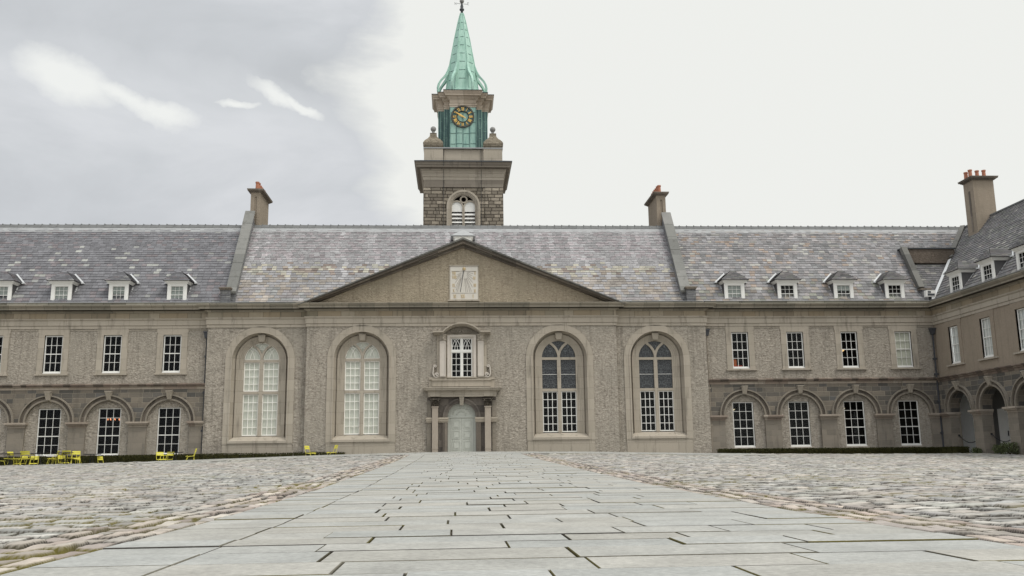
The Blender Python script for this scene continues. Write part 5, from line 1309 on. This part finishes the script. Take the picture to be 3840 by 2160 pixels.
def shrub(x, y, r, h, n, seed, label):
    rn = random.Random(seed); t = thing('shrub', label, 'shrub', (x, y, g(x, y)), 'shrubs by the open arches'); z0 = g(x, y)
    m = MB()
    for k in range(7): a = rn.uniform(0, 6.28); m.tube([(x, y, z0-.05), (x+r*.4*cos(a), y+r*.4*sin(a), z0+h*.5), (x+r*.7*cos(a), y+r*.7*sin(a), z0+h*.9)], [.02, .014, .006], 5)
    m.build('stem', 'stem_brown', t); m = MB()
    for k in range(n):
        a = rn.uniform(0, 6.28); q = rn.random()**.5; zz = rn.random(); rr3 = r*q*(1-.55*abs(zz-.45)); c = Vector((x+rr3*cos(a), y+rr3*sin(a), z0+h*(.1+.9*zz)+.05*math.sin(a*5)))
        d = Vector((rn.gauss(0, 1), rn.gauss(0, 1), rn.gauss(.4, 1))).normalized(); s = .05*rn.uniform(.6, 1.4); e = d.orthogonal().normalized()*s; f2 = d.cross(e).normalized()*s*.4
        m.quad(tuple(c-e), tuple(c-f2), tuple(c+e), tuple(c+f2))
    m.build('leaves', 'shrub_leaf', t)
shrub(27.75, -6.35, .42, .42, 650, 5, 'small grey-green shrub at the foot of the third arch pier'); shrub(27.8, -7.05, .5, .55, 800, 6, 'bushier green shrub at the right edge in front of the arches'); shrub(27.8, -4.1, .3, .26, 350, 8, 'tiny low shrub at the foot of the second arch pier')
# chains hung across the open arches
for i, c in enumerate(wc[:3]):
    t = thing('chain_barrier', ['drooping chain across the first open arch at the corner', 'drooping chain across the second open arch', 'drooping chain across the open arch at the right edge'][i], 'chain', (28.6, -c, .9), 'chains across the open arches')
    m = MB(wing_tf); pts = [(c-1.15+2.3*k/16, .3, 1.42-.42*(1-((k-8)/8)**2)) for k in range(17)]; m.tube(pts, .022, 6); m.build('chain', 'black_iron', t)
    m = MB(wing_tf); m.box(c-1.17, c-1.13, .25, .35, 1.37, 1.47); m.box(c+1.13, c+1.17, .25, .35, 1.37, 1.47); m.build('wall_hook', 'black_iron', t)

# ------------------------------------------------------------------ chairs and tables
KI = 1/K
def build_chair(name, label, arms=False):
    """metal garden chair: curved slatted seat, two wide back bands, bent-tube side frames; faces -Y"""
    t = thing(name, label, 'chair', (0, 0, 0)); w2 = .28 if arms else .22; s = KI
    def B(mb): mb.tf = lambda x, y, z: (x*s, y*s, z*s); return mb
    m = B(MB()); n = 8
    for k in range(n):
        y0 = -.22+.42*k/n; y1 = y0+.42/n-.008; f = lambda y: .44-.035*cos((y+.02)/.24*1.3)+(.02 if y < -.17 else 0)
        m.hexa([(-w2, y0, f(y0)-.008), (w2, y0, f(y0)-.008), (-w2, y1, f(y1)-.008), (w2, y1, f(y1)-.008), (-w2, y0, f(y0)+.006), (w2, y0, f(y0)+.006), (-w2, y1, f(y1)+.006), (w2, y1, f(y1)+.006)])
    m.hexa([(-w2, -.27, .385), (w2, -.27, .385), (-w2, -.225, .40), (w2, -.225, .40), (-w2, -.275, .395), (w2, -.275, .395), (-w2, -.225, .428), (w2, -.225, .428)]); m.build('seat', 'yellow_paint', t)
    m = B(MB())
    for z0, z1 in ((.66, .765), (.78, .88)):
        for k in range(6):
            x0 = -w2+2*w2*k/6; x1 = x0+2*w2/6; yb2 = lambda x, z: .22+(z-.44)*.24+.035*(1-(x/w2)**2)
            m.hexa([(x0, yb2(x0, z0)-.008, z0), (x1, yb2(x1, z0)-.008, z0), (x0, yb2(x0, z0)+.008, z0), (x1, yb2(x1, z0)+.008, z0), (x0, yb2(x0, z1)-.008, z1), (x1, yb2(x1, z1)-.008, z1), (x0, yb2(x0, z1)+.008, z1), (x1, yb2(x1, z1)+.008, z1)])
    m.build('backrest', 'yellow_paint', t)
    for sx_ in (-1, 1):
        x = sx_*w2
        m = B(MB()); m.tube([(x, .26, 0), (x, .20, .25), (x, .205, .44), (x, .24, .55), (x, .325, .88)], .014, 8); m.build('leg', 'yellow_paint', t)
        m = B(MB()); m.tube([(x, -.27, 0), (x, -.22, .22), (x, -.17, .38), (x, -.05, .40), (x, .205, .42)], .014, 8); m.build('leg', 'yellow_paint', t)
        if arms:
            m = B(MB()); m.tube([(x*1.12, -.22, .30), (x*1.12, -.22, .62), (x*1.12, -.12, .66), (x*1.1, .26, .66)], .016, 8); m.build('armrest', 'yellow_paint', t)
    return t
def dup(root, loc, rotz, label, group, tilt=0):
    r = root.copy(); C.objects.link(r); r.location = loc; r.rotation_euler = (tilt, 0, rotz); r['label'] = label; r['group'] = group
    for ch_ in list(root.children):
        c = ch_.copy(); C.objects.link(c); c.parent = r
    return r
ch0 = build_chair('garden_chair', 'x'); am0 = build_chair('garden_armchair', 'x', True)
def at(px, y):                                # facade x seen at this column of the photograph for a thing standing at depth y
    d = R_*((px-1920)/3422.57)+F_-U_*((1720-1080)/3422.57); t = (y+52)/d.y; return d.x*t
GRP = 'yellow garden chairs in front of the hall'
# column, depth, turn, which, tilt, label
CH = [(4, -4.2, 2.0, 0, 0, 'yellow chair cut off by the left edge of the picture'),
      (52, -4.6, 1.25, 0, 0, 'yellow chair seen from the side beside the leftmost black table'),
      (78, -3.2, -.4, 0, 0, 'yellow chair half hidden behind the leftmost armchair'),
      (103, -4.7, 3.0, 1, 0, 'wide yellow armchair with its back to the yard, left of the stacked pair'),
      (128, -3.0, .3, 0, 0, 'yellow chair facing the yard behind the second black table'),
      (197, -4.6, -1.35, 0, 0, 'left chair of the overlapping pair facing left by the second table'),
      (213, -4.3, -1.30, 1, 0, 'right chair of the overlapping pair, wider, facing left'),
      (240, -2.9, .9, 0, 0, 'yellow chair tucked behind the third black table'),
      (260, -4.5, 2.9, 1, 0, 'yellow armchair with its deep yellow back to the yard, right of the overlapping pair'),
      (284, -4.3, .35, 0, 0, 'pale lit yellow chair facing the yard, last of the crowded group'),
      (604, -3.3, .6, 0, 0, 'yellow chair facing the yard in front of the third ground window'),
      (625, -3.2, -.5, 1, 0, 'yellow armchair facing the yard in front of the third ground window'),
      (714, -3.0, -1.2, 0, 0, 'yellow chair alone by the drain pipe at the left corner of the tall-windowed hall'),
      (1164, -2.6, 1.05, 0, 0, 'left one of the two yellow chairs facing each other under the pale arched windows'),
      (1243, -2.6, -1.05, 0, 0, 'right one of the two yellow chairs facing each other under the pale arched windows')]
CH = [(p, min(-2.0, y+1.0) if p < 700 else y, *r) for p, y, *r in CH]
u0 = u1 = False
for px, y, rz, kind, tl, lab in CH:
    xx = at(px, y); loc = (xx, y, g(xx, y)+(.0 if y > -2 else 0)); rt = am0 if kind else ch0
    if (kind and not u1) or (not kind and not u0):
        rt.location = loc; rt.rotation_euler = (0, 0, rz); rt['label'] = lab; rt['group'] = GRP
        if kind: u1 = True
        else: u0 = True
    else: dup(rt, loc, rz, lab, GRP, tl)
for px, y, rz, tl, lab in ((312, -2.9, 1.5, -.0, 'yellow chair sunk low at the right end of the crowded group'), (390, -2.8, 1.2, 0, 'yellow chair seen low between the second ground window and the single black table')):
    xx = at(px, y); dup(ch0, (xx, y, g(xx, y)-.22), rz, lab, GRP, tl)
def table(px, y, w_, d_, label, first=None, black=True):
    xx = at(px, y); z = g(xx, y); s = KI; t = thing('garden_table', label, 'table', (xx, y, z), 'slim tables among the chairs'); mt = 'black_iron' if black else 'yellow_paint'
    m = MB(lambda a, b, c: (xx+a*s, y+b*s, z+c*s)); m.box(-w_/2, w_/2, -d_/2, d_/2, .715, .74); m.box(-w_/2+.03, w_/2-.03, -d_/2+.03, d_/2-.03, .695, .715); m.build('table_top', mt, t)
    for a, b in ((-.16, -.16), (.16, -.16), (-.16, .16), (.16, .16)):
        m = MB(lambda q, r_, c: (xx+q*s, y+r_*s, z+c*s)); m.tube([(a*1.5, b*1.5, 0), (a*.55, b*.55, .12), (a*.5, b*.5, .70)], .018, 6); m.build('leg', mt, t)
    return t
table(42, -3.9, 1.15, .7, 'long black table at the left edge of the yard'); table(150, -3.8, .95, .7, 'black table between the wide armchair and the overlapping pair')
table(243, -3.7, .75, .7, 'black table behind the armchair with the deep yellow back'); table(345, -3.0, .90, .6, 'black table standing alone left of the second ground window'); table(655, -2.7, .85, .6, 'black table in front of the third ground window')
table(60, -2.3, 1.25, .5, 'yellow table behind the leftmost black table', black=False)
xx = at(193, -4.6); m = MB(); m.box(xx-.16, xx+.16, -4.75, -4.4, g(xx, -4.6)+.38, g(xx, -4.6)+.45); o = m.build('seat_cushion', 'cushion_cloth'); tag(o, 'white cushion lying on the left chair of the overlapping pair', 'cushion')

for me, mt in LATE: me.materials.append(MATS[mt])
# ------------------------------------------------------------------ bring everything to real size
for o in list(S.objects):
    if o.parent is None and o.type in ('MESH', 'EMPTY'):
        o.location = o.location*K; o.scale = (K, K, K)
S.render.engine = 'CYCLES'
